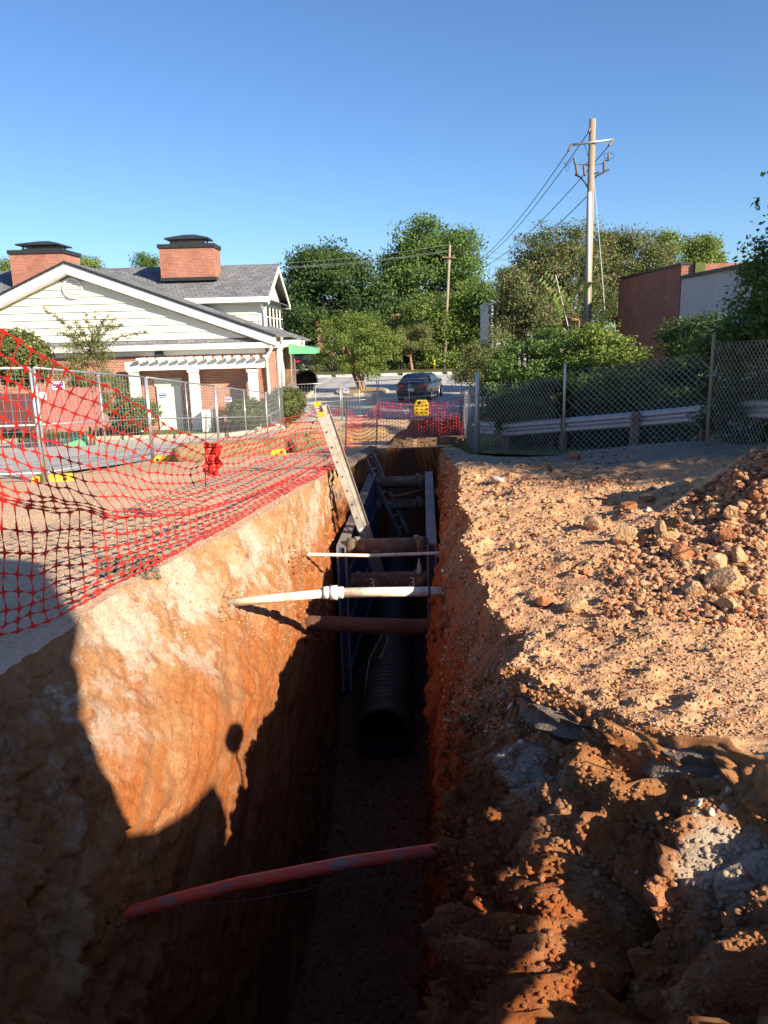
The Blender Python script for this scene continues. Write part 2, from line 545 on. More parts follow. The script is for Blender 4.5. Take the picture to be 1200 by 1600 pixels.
def shingle_mat():
    t = NT('grey_shingles')
    sp = t.n('ShaderNodeSeparateXYZ', Vector=t.pos())
    u = t.math('ADD', sp.outputs[0], t.math('MULTIPLY', sp.outputs[1], .35))
    v = t.n('ShaderNodeCombineXYZ', X=u, Y=t.math('MULTIPLY', sp.outputs[2], 2.4)).outputs[0]
    br = t.n('ShaderNodeTexBrick', Vector=v, Color1=(.20, .205, .215), Color2=(.115, .118, .125), Mortar=(.05, .05, .052), Scale=1.0)
    br.inputs['Mortar Size'].default_value = .018
    br.inputs['Brick Width'].default_value = .42
    br.inputs['Row Height'].default_value = .27
    col = t.mix(t.ramp(t.noise(2.4, 5, .6), [(.4, 0), (.7, .4)]), br.outputs[0], (.24, .245, .25))
    return t.fin(col, .9, t.bump(t.math('MULTIPLY', br.outputs[1], -1.0), .5, .02), 0, .2)


M['shingle'] = shingle_mat()
M['leaf_dark'] = leaf_mat('dark_leaves', [(0.056, 0.104, 0.030), (0.079, 0.142, 0.041), (0.110, 0.179, 0.052), (0.048, 0.090, 0.027)])
M['leaf_mid'] = leaf_mat('mid_leaves', [(0.104, 0.179, 0.045), (0.142, 0.227, 0.056), (0.179, 0.265, 0.068), (0.085, 0.151, 0.038)])
M['leaf_light'] = leaf_mat('light_leaves', [(0.161, 0.255, 0.048), (0.227, 0.300, 0.065), (0.283, 0.300, 0.085), (0.133, 0.217, 0.041)])
M['leaf_olive'] = leaf_mat('olive_leaves', [(0.142, 0.166, 0.052), (0.189, 0.217, 0.072), (0.104, 0.142, 0.045), (0.227, 0.227, 0.085)])
M['leaf_pink'] = leaf_mat('olive_leaves_with_pink_flowers', [(0.113, 0.155, 0.049), (0.161, 0.199, 0.065), (0.099, 0.142, 0.045), (0.142, 0.189, 0.056), (0.189, 0.217, 0.076), (0.085, 0.133, 0.038), (0.113, 0.170, 0.052), (0.170, 0.189, 0.066), (.60, .30, .33), (0.113, 0.151, 0.048)])
M['leaf_yellow'] = leaf_mat('yellow_leaves', [(.48, .36, .02), (.40, .30, .03), (.34, .30, .04)])
M['leaf_bush'] = leaf_mat('clipped_bush_leaves', [(0.078, 0.096, 0.031), (0.105, 0.124, 0.040), (0.132, 0.143, 0.050)], .25)
M['leaf_maroon'] = leaf_mat('maroon_leaves', [(.035, .012, .012), (.05, .016, .015), (.028, .012, .01)], .15)


# ------------------------------------------------------------------ ground and trench
def gz(x, y):
    x, y = np.asarray(x, float), np.asarray(y, float)
    z = np.interp(y, [-30, 11, 13, 30, 37, 45, 80, 200, 2500], [0, 0, -.08, -1.78, -1.8, -1.45, -1.4, -1.2, -1.0])
    z = z + .22 * sstep(x, 2.8, 5.2) * (1 - sstep(y, 12.5, 18)) * sstep(y, 4, 8)
    z = z + 1.02 * np.exp(-(((x - 4.95) / 1.3) ** 2 + ((y - 7.8) / 1.25) ** 2))
    z = z - .30 * np.exp(-(((x - 1.2) / .7) ** 2 + ((y - 10.9) / 1.0) ** 2))
    z = z - .13 * np.exp(-((x - 1.1) / .7) ** 2) * sstep(y, 3.2, 4.2) * (1 - sstep(y, 7.5, 9.5))
    z = z + .3 * np.exp(-(x ** 2 + (y + 1.2) ** 2) / 2.0)
    return z


Y0, Y1 = 0.7, 20.1
FLOOR = -4.2
T_Y = [0, 2, 3.4, 3.9, 4.5, 5.4, 6.5, 7.6, 9, 10.2, 11.7, 12.9, 15, 18, 20.5]
XLT = [-3.1, -2.95, -2.75, -2.7, -2.58, -2.43, -2.29, -1.98, -1.54, -1.25, -.95, -.92, -.76, -.5, -.25]
XLM = [-2.3, -2.2, -2.08, -2.0, -1.86, -1.62, -1.38, -1.24, -1.04, -1.0, -.93, -.95, -.74, -.46, -.2]
XLB = [-1.6, -1.5, -1.4, -1.38, -1.3, -1.15, -.95, -.86, -.80, -.82, -.88, -.9, -.7, -.42, -.15]
XRT = [3.0, 2.6, 1.9, 1.55, 1.02, .92, .9, .96, .97, 1.05, 1.2, 1.25, 1.32, 1.42, 1.6]
XRM = [.45, .42, .42, .44, .45, .46, .50, .58, .66, .78, .95, 1.02, 1.12, 1.3, 1.5]
XRB = [.22, .22, .22, .24, .26, .30, .38, .5, .62, .72, .9, .98, 1.08, 1.26, 1.45]


def tab(t, y): return np.interp(y, T_Y, t)


def geo(n, a, g): return a * (g ** np.arange(n + 1) - 1) / (g - 1)


def stations():
    ys = list(np.arange(-9, Y0 - .05, .45)) + [Y0, Y0 + .03]
    y = Y0 + .03
    while y < Y1:
        y += .05 if y < 2.1 else .019 if y < 5.0 else (.034 if y < 8 else (.05 if y < 13.5 else .085))
        if y < Y1 - .05: ys.append(y)
    ys += [Y1, Y1 + .03]
    d = .1
    y = Y1 + .03
    while y < 150:
        y += d
        d *= 1.045
        ys.append(y)
    return np.array(ys)


HOLLOWS = [(1.1, 3.35, -.75, .28, .45), (.95, 2.75, -.9, .26, .5), (.75, 4.1, -.55, .2, .3), (.8, 3.75, -.5, .18, -.28), (1.05, 2.95, -.55, .2, -.35), (.8, 3.1, -1.1, .25, -.3), (.62, 4.6, -.5, .2, -.2), (.7, 2.5, -1.2, .25, -.25)]


LIP = {}


def build_ground():
    Y = stations()
    ny = len(Y)
    NL, NW, NF, NR = 78, 136, 18, 132
    dl, dr = geo(NL, .03, 1.068), geo(NR, .026, 1.039)
    xl, xr = tab(XLT, Y), tab(XRT, Y)
    k = ((Y > Y0 + .01) & (Y < Y1 + .01)).astype(float)          # 1 inside the trench
    # ragged lips
    xl = xl + (fbm(Y * 1.7, 3.3, 0, 5) * .16 + fbm(Y * 7, 1.3, 0, 6, 4) * .13) * k
    xr = xr + (fbm(Y * 1.5, 8.3, 0, 7) * .30 + fbm(Y * 6, 4.3, 0, 8, 3) * .14) * k
    LIP.update(y=Y, x=xr)
    cols = []
    for i in range(NL, 0, -1):
        cols.append((xl - dl[i], None, 0, dl[i]))
    t = np.linspace(0, 1, NW + 1) ** 1.35

    def wall(T, Md, B, tt, z0):
        z = z0 + (FLOOR - z0) * tt
        m = np.clip((z0 - z) / (z0 + 1.2), 0, 1)
        b = np.clip((-1.2 - z) / (-1.2 - FLOOR), 0, 1)
        return T + (Md - T) * m + (B - Md) * b, z
    zl, zr = gz(xl, Y), gz(xr, Y)
    for tt in t:
        x, z = wall(xl, tab(XLM, Y), tab(XLB, Y), tt, zl)
        fx = xl + (xr - xl) * .4 * tt
        cols.append((np.where(k > 0, x, fx), z, -1, 0))
    xb0, xb1 = tab(XLB, Y), tab(XRB, Y)
    for i in range(1, NF):
        u = i / NF
        cols.append((np.where(k > 0, xb0 + (xb1 - xb0) * u, xl + (xr - xl) * (.4 + .2 * u)), np.full(ny, FLOOR), 2, 0))
    for tt in t[::-1]:
        x, z = wall(xr, tab(XRM, Y), tab(XRB, Y), tt, zr)
        # slumped shoulder close to the camera
        sl = 1 - sstep(Y, 4.0, 5.4)
        m2 = np.interp((zr - z).ravel(), [0, .24, .38, .58, 1.2, 2.4], [0, .05, .45, .80, .95, 1.0])
        x2 = xr + (tab(XRM, Y) - xr) * m2
        x = x + (np.maximum(x, x2) - x) * sl
        fx = xr - (xr - xl) * .4 * tt
        cols.append((np.where(k > 0, x, fx), z, 1, 0))
    for i in range(1, NR + 1):
        cols.append((xr + dr[i], None, 3, dr[i]))
    nc = len(cols)
    X = np.empty((nc, ny)); Z = np.empty((nc, ny)); RG = np.zeros((nc, ny)); D = np.zeros((nc, ny))
    for c, (x, z, r, d) in enumerate(cols):
        X[c] = x
        g = gz(x, Y)
        Z[c] = g if z is None else np.where(k > 0, z, g)
        RG[c] = r
        D[c] = d
    YY = np.broadcast_to(Y, (nc, ny)).copy()
    # displacement, one continuous field
    G = gz(X, YY)
    depth = np.clip(G - Z, 0, 5)
    right = sstep(X, -.4, .5)
    inside = np.broadcast_to(k, (nc, ny))
    w = np.where(D > 0, .45 * np.exp(-D / .3), .45 + .55 * sstep(depth, 0, .3)) * inside
    w = w * (1 - sstep(depth, 3.9, 4.2) * .7)
    near = 1 - sstep(YY, 4.2, 6)
    a1 = .20 + right * (.22 + .30 * near)
    lump = fbm(X * .6, YY * 1.15, Z * .75, 21, 4)
    rid = np.abs(fbm(X * .8, YY * 2.1, Z * .7, 31, 4)) * 2
    YS = YY - 1.5 * Z * (1 - right)
    scr = fbm(X * 1.2, YS * 5.5, Z * .55, 41, 4)
    fine = fbm(X * 9, YY * 9, Z * 9, 51, 4)
    clod = fbm(X * 3.4, YY * 3.4, Z * 3.4, 55, 3)
    dx = w * (a1 * lump * 1.3 + (.10 + .16 * right) * (rid - .3) * (.6 + near * right) + .085 * scr + .07 * fine * (.6 + right) + .12 * clod * (.35 + right * .8))
    # slumped shoulder: hollows and spurs below the lip
    dx = dx + right * near * np.exp(-((depth - .30) / .14) ** 2) * (.20 + .5 * fbm(YY * 2.4, X, 0, 66, 3)) * inside
    for (hx, hy, hz, rr_, am) in HOLLOWS:
        dx = dx + am * np.exp(-(((X - hx) / rr_) ** 2 + ((YY - hy) / rr_) ** 2 + ((Z - hz) / (rr_ * 1.3)) ** 2)) * w
    gro = np.clip(fbm(YS * 13, Z * .35, 3.0, 45, 3) * 4 - .55, 0, 1)
    dx = dx - (1 - right) * w * .05 * gro
    X2 = X + dx
    gw = np.exp(-np.clip(depth, 0, 5) / .1)
    rough = .25 + right * .95 * sstep(16 - YY, 0, 5)
    roll = fbm(X * .5, YY * .5, 0, 61, 3) * .16
    dz = gw * (roll * sstep(D, 0, 1.5) * (YY < 24) + rough * (.05 * fbm(X * 4, YY * 4, 0, 71, 4) + .075 * np.maximum(fbm(X * 11, YY * 11, 0, 81, 3), -.05)) + .03 * fbm(X * 3, YY * 3, 0, 85, 3))
    heap = np.exp(-(((X - 5.2) / 1.7) ** 2 + ((YY - 7.4) / 1.5) ** 2))
    dz = dz + gw * heap * (.30 * fbm(X * 2.6, YY * 2.6, 0, 91, 4) + .16 * fbm(X * 8, YY * 8, 0, 95, 3))
    fl = (RG == 2) * inside
    dz = dz + fl * (.16 * fbm(X * 1.6, YY * 1.6, 0, 99, 4) + .06 * fine)
    dz = dz * (1 - sstep(YY, 22, 30) * .9)
    Z2 = Z + dz
    c1, e1 = cells(X + lump * .3, YY, Z, 4.2, 201)
    c2, e2 = cells(X, YY + clod * .1, Z, 9.5, 211)
    c3, e3 = cells(X, YY, Z, 21, 221)
    blocks = .20 * (c1 - .5) * sstep(e1, 0, .22) + .11 * (c2 - .4) * sstep(e2, 0, .25) + .062 * (c3 - .4) * sstep(e3, 0, .3)
    slope = np.broadcast_to(k, (nc, ny)) * right * near * sstep(depth, 0, .12) * (1 - sstep(depth, 1.6, 2.6))
    bil = lambda f, s: .5 - np.abs(fbm(X * f, YY * f, Z * f, s, 4)) * 2.2
    lumps = .16 * fbm(X * 2.2, YY * 2.2, Z * 2.2, 111, 3) + .13 * bil(3.1, 121) + .085 * bil(8.0, 131) + .06 * bil(19, 141)
    for (hx, hy, rr_, am) in ((1.30, 2.85, .28, -.50), (1.15, 3.3, .22, -.40), (1.75, 3.05, .16, -.25), (.95, 2.55, .22, -.35), (.85, 3.75, .14, -.22), (1.0, 3.0, .13, .14), (1.02, 3.55, .12, .10)):
        Z2 = Z2 + slope * am * np.exp(-(((X - hx) / rr_) ** 2 + ((YY - hy) / (rr_ * 1.4)) ** 2))
    Z2 = Z2 + slope * (lumps * .55 + blocks)
    X2 = X2 - slope * (lumps * .5 + blocks * 1.1)
    face = inside * sstep(depth, .02, .15) * (1 - sstep(depth, 3.8, 4.2)) * (1 - slope)
    X2 = X2 + face * np.where(X > 0, -1, 1) * (.7 + .3 * right + 2.2 * (1 - right) * (1 - sstep(YY, 4.4, 5.4))) * (blocks * .28)
    top = (RG == 3) * (1 - sstep(YY, 11, 15))
    Z2 = Z2 + top * np.maximum(blocks - .02, -.01) * .55
    Z2 = Z2 + top * (.035 * bil(6, 151) + .022 * bil(15, 161))
    hs = heap * (RG == 3)
    Z2 = Z2 + hs * (.12 * bil(3.2, 171) + .06 * bil(8, 181) + blocks * 1.1)
    P = np.stack([X2, YY, Z2], -1)
    idx = np.arange(nc * ny).reshape(nc, ny)
    a, b, c, d = idx[:-1, :-1], idx[1:, :-1], idx[1:, 1:], idx[:-1, 1:]
    faces = np.stack([a, b, c, d], -1)
    midk = inside[:-1, :-1] * 1
    cb = np.arange(nc - 1)
    iL, iF, iR, iE = NL, NL + NW, NL + NW + NF + 0, NL + NW + NF + NW
    trench = (cb >= iL) & (cb < iE + 1)
    tf = np.zeros(faces.shape[:2], bool)
    sy = (Y[:-1] > Y0 - .01) & (Y[1:] < Y1 + .04)
    tf[np.ix_(trench, sy)] = True
    pts = P.reshape(-1, 3)

    def sub(mask, name, mats, idxf):
        f = faces[mask]
        u, inv = np.unique(f.ravel(), return_inverse=True)
        m = mesh_from(name, pts[u], inv.reshape(-1, 4), True)
        for mm in mats: m.materials.append(mm)
        m.polygons.foreach_set('material_index', idxf[mask].astype(np.int32))
        o = put(name, m, None)
        tag(o, kind='structure')
        return o
    mi = np.zeros(faces.shape[:2], int)
    rr = (X[:-1, :-1] + fbm(YY[:-1, :-1] * 1.3, X[:-1, :-1], 0, 14) * 1.2 > .3) & (YY[:-1, :-1] < 30)
    mi[rr] = 1
    Xc, Yc = X[:-1, :-1], YY[:-1, :-1]
    mi[(Xc > 1.15) & (Yc < 18) & (Yc > 12.7 - .45 * (Xc - 1.2) + fbm(Xc * 1.4, Yc * 1.4, 0, 16) * 1.6)] = 2
    mi[heap[:-1, :-1] > .30 + fbm(Xc * 2, Yc * 2, 0, 17) * .3] = 3
    ti = np.zeros(faces.shape[:2], int)
    flo = (cb >= iF - 1) & (cb < iR + 1)
    ti[flo, :] = 1
    go = sub(~tf, 'ground', [M['ground'], M['bank'], M['yard'], M['heap']], mi)
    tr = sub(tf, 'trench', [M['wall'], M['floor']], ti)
    bv = BVHTree.FromPolygons([Vector(p) for p in pts], [list(map(int, f)) for f in faces.reshape(-1, 4)])
    return go, tr, bv


ground, trench, BV = build_ground()


def drop(x, y, z=6.0):
    h = BV.ray_cast(Vector((x, y, z)), Vector((0, 0, -1)))
    return h[0].z if h[0] is not None else float(gz(x, y))


def hit(px, py):
    """where the line of sight through a picture point meets the ground"""
    h = BV.ray_cast(Vector((0, 0, CZ)), ray(px, py).normalized())
    return h[0], h[1]


def sheet(name, poly, off, mat, step=1.0, kind='structure', flat=None):
    """a thin ground layer that follows the terrain inside a polygon (x, y)"""
    poly = [Vector((p[0], p[1])) for p in poly]
    xs, ys = [p.x for p in poly], [p.y for p in poly]
    bm = bmesh.new()
    f = bm.faces.new([bm.verts.new((p.x, p.y, 0)) for p in poly])
    y = math.floor(min(ys)) + step
    while y < max(ys):
        bmesh.ops.bisect_plane(bm, geom=bm.verts[:] + bm.edges[:] + bm.faces[:], plane_co=(0, y, 0), plane_no=(0, 1, 0))
        y += step if y < 50 else step * 4
    for v in bm.verts:
        v.co.z = float(gz(v.co.x, v.co.y)) + off
    bmesh.ops.recalc_face_normals(bm, faces=bm.faces)
    if bm.faces[:] and bm.faces[:][0].normal.z < 0:
        bmesh.ops.reverse_faces(bm, faces=bm.faces)
    m = bpy.data.meshes.new(name)
    bm.to_mesh(m)
    bm.free()
    o = put(name, m, mat)
    return tag(o, kind=kind)


# far land beyond the dense sheet
far = MB()
far.add([(-1500, 148, -1.3), (1500, 148, -1.3), (1500, 2400, -1.6), (-1500, 2400, -1.6), (-1500, 12, -2.0), (-45, 12, -2.0), (-45, 148, -1.3), (70, 148, -1.3), (70, 12, -2.0), (1500, 12, -2.0)],
        [(0, 1, 2, 3), (4, 5, 6, 0), (8, 9, 1, 7)])
tag(far.build('far_field', M['grass']), kind='structure')

# ------------------------------------------------------------------ paved areas
sheet('parking_lot', [(-40, 12.6), (-5.7, 12.6), (-5.1, 16.5), (-4.75, 21.5), (-4.5, 28), (-4.4, 36.3), (3.5, 37.3), (14, 40), (45, 52), (45, 70), (-45, 70), (-45, 52), (-4.3, 52), (-4.3, 33.5), (-6.2, 31.2), (-40, 31.2)], .03, M['asphalt'], 1.0)
sheet('grass_strip', [(-60, 71.2), (60, 71.2), (60, 78.6), (-60, 78.6)], .08, M['grass'], 2)
sheet('mulch_bed', [(-60, 78.6), (60, 78.6), (60, 84), (-60, 84)], .09, M['mulch'], 2)
sheet('far_car_park', [(-60, 84), (60, 84), (60, 97), (-60, 97)], .06, M['asphalt'], 2)
sheet('house_lawn', [(-40, 31.5), (-6.4, 31.5), (-4.6, 33.6), (-4.6, 50), (-40, 50)], .09, M['grass'], 1)


def kerb(name, pts, w=.18, h=.14, mat=None, n=None):
    mb = MB()
    for a, b in zip(pts, pts[1:]):
        k = max(1, int((Vector(b) - Vector(a)).length / 2.0))
        for i in range(k):
            p = Vector(a).lerp(Vector(b), i / k)
            q = Vector(a).lerp(Vector(b), (i + 1) / k - .004)
            mb.bar((p.x, p.y, float(gz(p.x, p.y)) + h / 2), (q.x, q.y, float(gz(q.x, q.y)) + h / 2), w, h + .06)
    return tag(mb.build(name, mat or M['kerb'], bevel=.02), kind='structure')


kerb('house_kerb', [(-40, 31.35), (-6.3, 31.35), (-4.45, 33.6), (-4.45, 51)], .22, .15)
kerb('road_kerb', [(-60, 70.4), (60, 70.4)], 1.5, .16, M['concrete'])

# low hill line of far woods closing the horizon
# ------------------------------------------------------------------ house on the left
hl = at(101, 412, 33.4)
house = thing('cream_house', 'cream sided house with brick lower walls, grey shingle roofs and two brick chimneys', 'house', (-14, 36, -1.8))
A = at(101, 412, 33.62)
B = at(431, 527, 33.62)
La = at(0, 463, 33.62)
sl = (A.z - La.z) / (A.x - La.x)
Cx = A.x - (A.z - B.z) / sl
zb = at(250, 531, 34).z            # top of the pent roof / foot of the siding
wall = MB()
off = .46


def rake_z(x): return A.z - off - ((A.x - x) * sl if x < A.x else (x - A.x) * (A.z - B.z) / (B.x - A.x))


wall.prism([(Cx + 1.2, 34.06, zb - .3), (A.x, 34.06, A.z - off), (B.x - 1.2, 34.06, zb - .3)], (0, .3, 0))
wall.build('gable_wall', M['siding'], house)
z = zb
i = 0
while True:
    z1 = z + .312
    def xs_at(zz):
        d = A.z - off - zz
        return A.x - d / sl, A.x + d * (B.x - A.x) / (A.z - B.z)
    if z1 > A.z - off - .02: break
    l0, r0 = xs_at(z)
    l1, r1 = xs_at(z1)
    l0, r0 = max(l0, -26), min(r0, B.x - .9)
    l1, r1 = max(l1, -26), min(r1, B.x - .9)
    if r1 - l1 > .1:
        b = MB()
        b.add([(l0, 33.95, z), (r0, 33.95, z), (r1, 34.02, z1 + .02), (l1, 34.02, z1 + .02), (l0, 34.056, z), (r0, 34.056, z), (r1, 34.056, z1 + .02), (l1, 34.056, z1 + .02)],
              [(0, 1, 2, 3), (4, 7, 6, 5), (0, 4, 5, 1), (3, 2, 6, 7), (0, 3, 7, 4), (1, 5, 6, 2)])
        b.build('siding_board', M['siding'], house)
    z = z1
# rake boards, soffits and the roof of the front wing
for (P0, P1, nm) in ((A, B, 'rake_board'), (A, Vector((Cx, A.y, B.z)), 'rake_board')):
    b = MB().prism([P0, P1, P1 - Vector((0, 0, .34)), P0 - Vector((0, 0, .40))], (0, .06, 0))
    b.build('rake_board', M['white'], house)
    s = MB().prism([P0 - Vector((0, -.06, .36)), P1 - Vector((0, -.06, .32)), P1 - Vector((0, -.06, .40)), P0 - Vector((0, -.06, .44))], (0, .40, 0))
    s.build('rake_soffit', M['soffit'], house)
    t = MB().prism([P0 + Vector((0, -.05, .1)), P1 + Vector((math.copysign(.12, P1.x - P0.x), -.05, .1)), P1 + Vector((math.copysign(.12, P1.x - P0.x), -.05, .0)), P0 + Vector((0, -.05, 0))], (0, 8.0, 0))
    t.build('wing_roof', M['shingle'], house)
    u = MB().prism([P0 + Vector((0, -.07, .112)), P1 + Vector((0, -.07, .112)), P1 + Vector((0, -.07, .03)), P0 + Vector((0, -.07, .03))], (0, .018, 0))
    u.build('drip_edge', M['black_metal'], house)
# round louvred vent
vc = at(113, 451, 33.93)
rim = MB()
ring = [vc + Vector((math.cos(a) * .40, 0, math.sin(a) * .40)) for a in np.linspace(0, 2 * math.pi, 25)]
rim.tube(ring, .045, 6, False)
vent = rim.build('round_vent', M['white'], house, True)
disc = MB().prism([vc + Vector((math.cos(a) * .38, .035, math.sin(a) * .38)) for a in np.linspace(0, 2 * math.pi, 24, endpoint=False)], (0, .02, 0))
disc.build('vent_back', M['soffit'], vent)
for k in range(7):
    zz = -.3 + k * .1
    hw = math.sqrt(max(.01, .38 ** 2 - zz ** 2))
    MB().box(vc + Vector((0, .01, zz)), (2 * hw, .05, .05), rot=Matrix.Rotation(.5, 3, 'X')).build('vent_slat', M['white'], vent)
# pent roof, gutter, frieze
xl0, xr0 = -27.0, at(392, 530, 33.4).x
zg = at(250, 540, 33.8).z
pr = MB().prism([(xl0, 33.82, zg + .02), (xl0, 34.0, zb + .03), (xl0, 34.0, zb - .12), (xl0, 33.82, zg - .08)], (xr0 + .75 - xl0, 0, 0))
pr.build('pent_roof', M['shingle'], house)
gut = MB().prism([(xl0, 33.70, zg + .03), (xl0, 33.84, zg + .03), (xl0, 33.84, zg - .20), (xl0, 33.75, zg - .20)], (B.x + .12 - xl0, 0, 0))
gut.build('gutter', M['white'], house)
MB().bb((xl0, 33.84, zg - .16), (B.x, 34.3, zg - .11)).build('eave_soffit', M['soffit'], house)
bx = at(414, 555, 34.2).x
gw0 = float(gz(-10, 34)) - .2
MB().bb((xl0, 34.15, zg - .42), (bx + .02, 34.4, zg - .17)).build('frieze_board', M['white'], house)
MB().bb((xl0, 34.2, gw0), (bx, 38.0, zg - .25)).build('brick_wall', M['brick'], house)
MB().bb((bx - .03, 34.22, zg - .25), (bx + .25, 38.0, zb + .1)).build('side_eave', M['soffit'], house)
# main block behind
xw = -5.62
ze = at(430, 463, 38).z
MB().bb((-34, 38.0, gw0), (xw + .03, 46, 1.15)).build('painted_wall', M['painted'], house)
MB().bb((-34, 38.03, 1.15), (xw - .03, 45.97, ze - .1)).build('upper_wall', M['siding'], house)
z = 1.16
while z < ze - .3:
    zt = z + .30
    b = MB()
    b.add([(-13.4, 37.93, z), (xw + .04, 37.93, z), (xw, 38.0, zt), (-13.4, 38.0, zt), (-13.4, 38.05, z), (xw - .05, 38.05, z), (xw - .05, 38.05, zt), (-13.4, 38.05, zt)],
          [(0, 1, 2, 3), (4, 7, 6, 5), (0, 4, 5, 1), (3, 2, 6, 7), (0, 3, 7, 4), (1, 5, 6, 2)])
    b.build('siding_board', M['siding'], house)
    b = MB()
    b.add([(xw + .042, 37.95, z), (xw + .042, 46, z), (xw, 46, zt), (xw, 37.95, zt), (xw - .03, 37.95, z), (xw - .03, 46, z), (xw - .03, 46, zt), (xw - .03, 37.95, zt)],
          [(0, 1, 2, 3), (4, 7, 6, 5), (0, 4, 5, 1), (3, 2, 6, 7), (0, 3, 7, 4), (1, 5, 6, 2)])
    b.build('siding_board', M['siding'], house)
    z = zt
MB().bb((xw - .12, 37.93, gw0), (xw + .06, 38.1, ze - .1)).build('corner_board', M['white'], house)
zr = at(437, 412, 42).z
xe = xw + .45
for sgn in (-1, 1):
    y0 = 42 + sgn * 4.55
    MB().prism([(-36, 42, zr), (-36, y0, ze), (-36, y0, ze - .1), (-36, 42, zr - .1)], (xe + 36, 0, 0)).build('main_roof', M['shingle'], house)
    MB().prism([(xe - .02, 42, zr - .11), (xe - .02, y0, ze - .11), (xe - .02, y0, ze - .38), (xe - .02, 42, zr - .4)], (.05, 0, 0)).build('rake_board', M['white'], house)
    MB().bb((-13.2, y0 - .06, ze - .26), (xe, y0 + .06, ze - .02)).build('gutter', M['white'], house)
    MB().bb((-13.2, min(y0, 42 + sgn * 4), ze - .3), (xe, max(y0, 42 + sgn * 4), ze - .27)).build('eave_soffit', M['soffit'], house)
MB().prism([(xw, 38.0, ze - .1), (xw, 42, zr - .35), (xw, 46, ze - .1)], (-.2, 0, 0)).build('gable_wall', M['siding'], house)
MB().prism([(xw + .02, 37.6, ze - .02), (xw + .02, 46.4, ze - .02), (xe, 46.4, ze - .16), (xe, 37.6, ze - .16)], (0, 0, .04)).build('return_roof', M['shingle'], house)
for k in range(5):
    y = 39.2 + k * 1.35
    f = MB().bb((xw + .035, y, 2.55), (xw + .085, y + .95, 3.75)).build('window', M['white'], house)
    MB().bb((xw + .06, y + .1, 2.65), (xw + .095, y + .85, 3.65)).build('pane', M['glass'], f)
    MB().bb((xw + .06, y + .1, 3.13), (xw + .11, y + .85, 3.18)).build('muntin', M['white'], f)
# lean-to roof and far corner downpipes
MB().prism([(xw, 45.5, 2.45), (xw + 1.3, 45.5, 2.0), (xw + 1.3, 45.5, 1.9), (xw, 45.5, 2.35)], (0, 4.5, 0)).build('porch_roof', M['shingle'], house)
MB().bb((xw, 45.5, 1.6), (xw + 1.25, 45.6, 2.0)).build('porch_fascia', M['white'], house)
MB().tube([(xw + 1.25, 45.4, 1.95), (xw + 1.25, 45.4, 1.7), (xw + .5, 45.4, 1.3), (xw + .5, 45.4, gw0)], .06, 8).build('downpipe', M['white'], house, True)
MB().bb((xw - .1, 45.9, gw0), (xw + .45, 46.05, 1.7)).build('porch_post', M['timber'], house)
d1 = at(416, 540, 33.9)
MB().tube([(d1.x + .25, 33.75, zg - .1), (d1.x + .2, 33.8, zg - .3), (d1.x - .05, 34.05, zg - .6), (d1.x, 34.1, -1.2), (d1.x + .02, 34.05, -1.5), (d1.x + .6, 33.6, -1.7)], .07, 8).build('downpipe', M['white'], house, True)
MB().tube([(bx + .1, 37.7, zb + .1), (bx + .12, 37.7, zg - .8), (bx + .12, 37.7, gw0)], .07, 8).build('downpipe', M['white'], house, True)
d2 = at(408, 466, 37.6)
MB().tube([(d2.x, 37.5, ze - .15), (d2.x, 37.75, ze - .5), (d2.x + .05, 37.9, ze - .7), (d2.x + .05, 37.9, 2.4)], .07, 8).build('downpipe', M['white'], house, True)


def chimney(x0, x1, y0, y1, ztop, zbot):
    c = MB().bb((x0, y0, zbot), (x1, y1, ztop)).build('chimney', M['brick_chim'], house)
    MB().bb((x0 - .05, y0 - .05, zbot), (x1 + .05, y1 + .05, zbot + .16)).build('flashing', M['black_metal'], c) if zbot > 4 else None
    MB().bb((x0 - .07, y0 - .07, ztop), (x1 + .07, y1 + .07, ztop + .18)).build('cap_slab', M['black_metal'], c)
    mx, my = (x0 + x1) / 2, (y0 + y1) / 2
    hw, hd = (x1 - x0) * .40, (y1 - y0) * .42
    zz = ztop + .18
    for sx in (-1, 1):
        for sy in (-1, 1):
            MB().bb((mx + sx * hw * .75 - .03, my + sy * hd * .7 - .03, zz), (mx + sx * hw * .75 + .03, my + sy * hd * .7 + .03, zz + .26)).build('cap_leg', M['black_metal'], c)
    MB().bb((mx - hw * .8, my - hd * .8, zz), (mx + hw * .8, my + hd * .8, zz + .1)).build('flue_top', M['black_metal'], c)
    r = MB()
    a, b = zz + .24, zz + .52
    r.add([(mx - hw, my - hd, a), (mx + hw, my - hd, a), (mx + hw, my + hd, a), (mx - hw, my + hd, a), (mx - hw, my - hd, a + .07), (mx + hw, my - hd, a + .07), (mx + hw, my + hd, a + .07), (mx - hw, my + hd, a + .07), (mx - hw * .25, my, b), (mx + hw * .25, my, b)],
          [(0, 3, 2, 1), (0, 1, 5, 4), (1, 2, 6, 5), (2, 3, 7, 6), (3, 0, 4, 7), (4, 5, 9, 8), (6, 7, 8, 9), (5, 6, 9), (7, 4, 8)])
    r.build('rain_hood', M['black_metal'], c)


q0, q1 = at(248, 388, 39.4), at(333, 388, 39.4)
chimney(q0.x, q1.x, 39.4, 41.0, q0.z, at(290, 437, 39.4).z - .05)
q0, q1 = at(14, 397, 39.4), at(98, 397, 39.4)
chimney(q0.x, q1.x, 39.4, 41.6, at(60, 396, 39.4).z, 3.6)
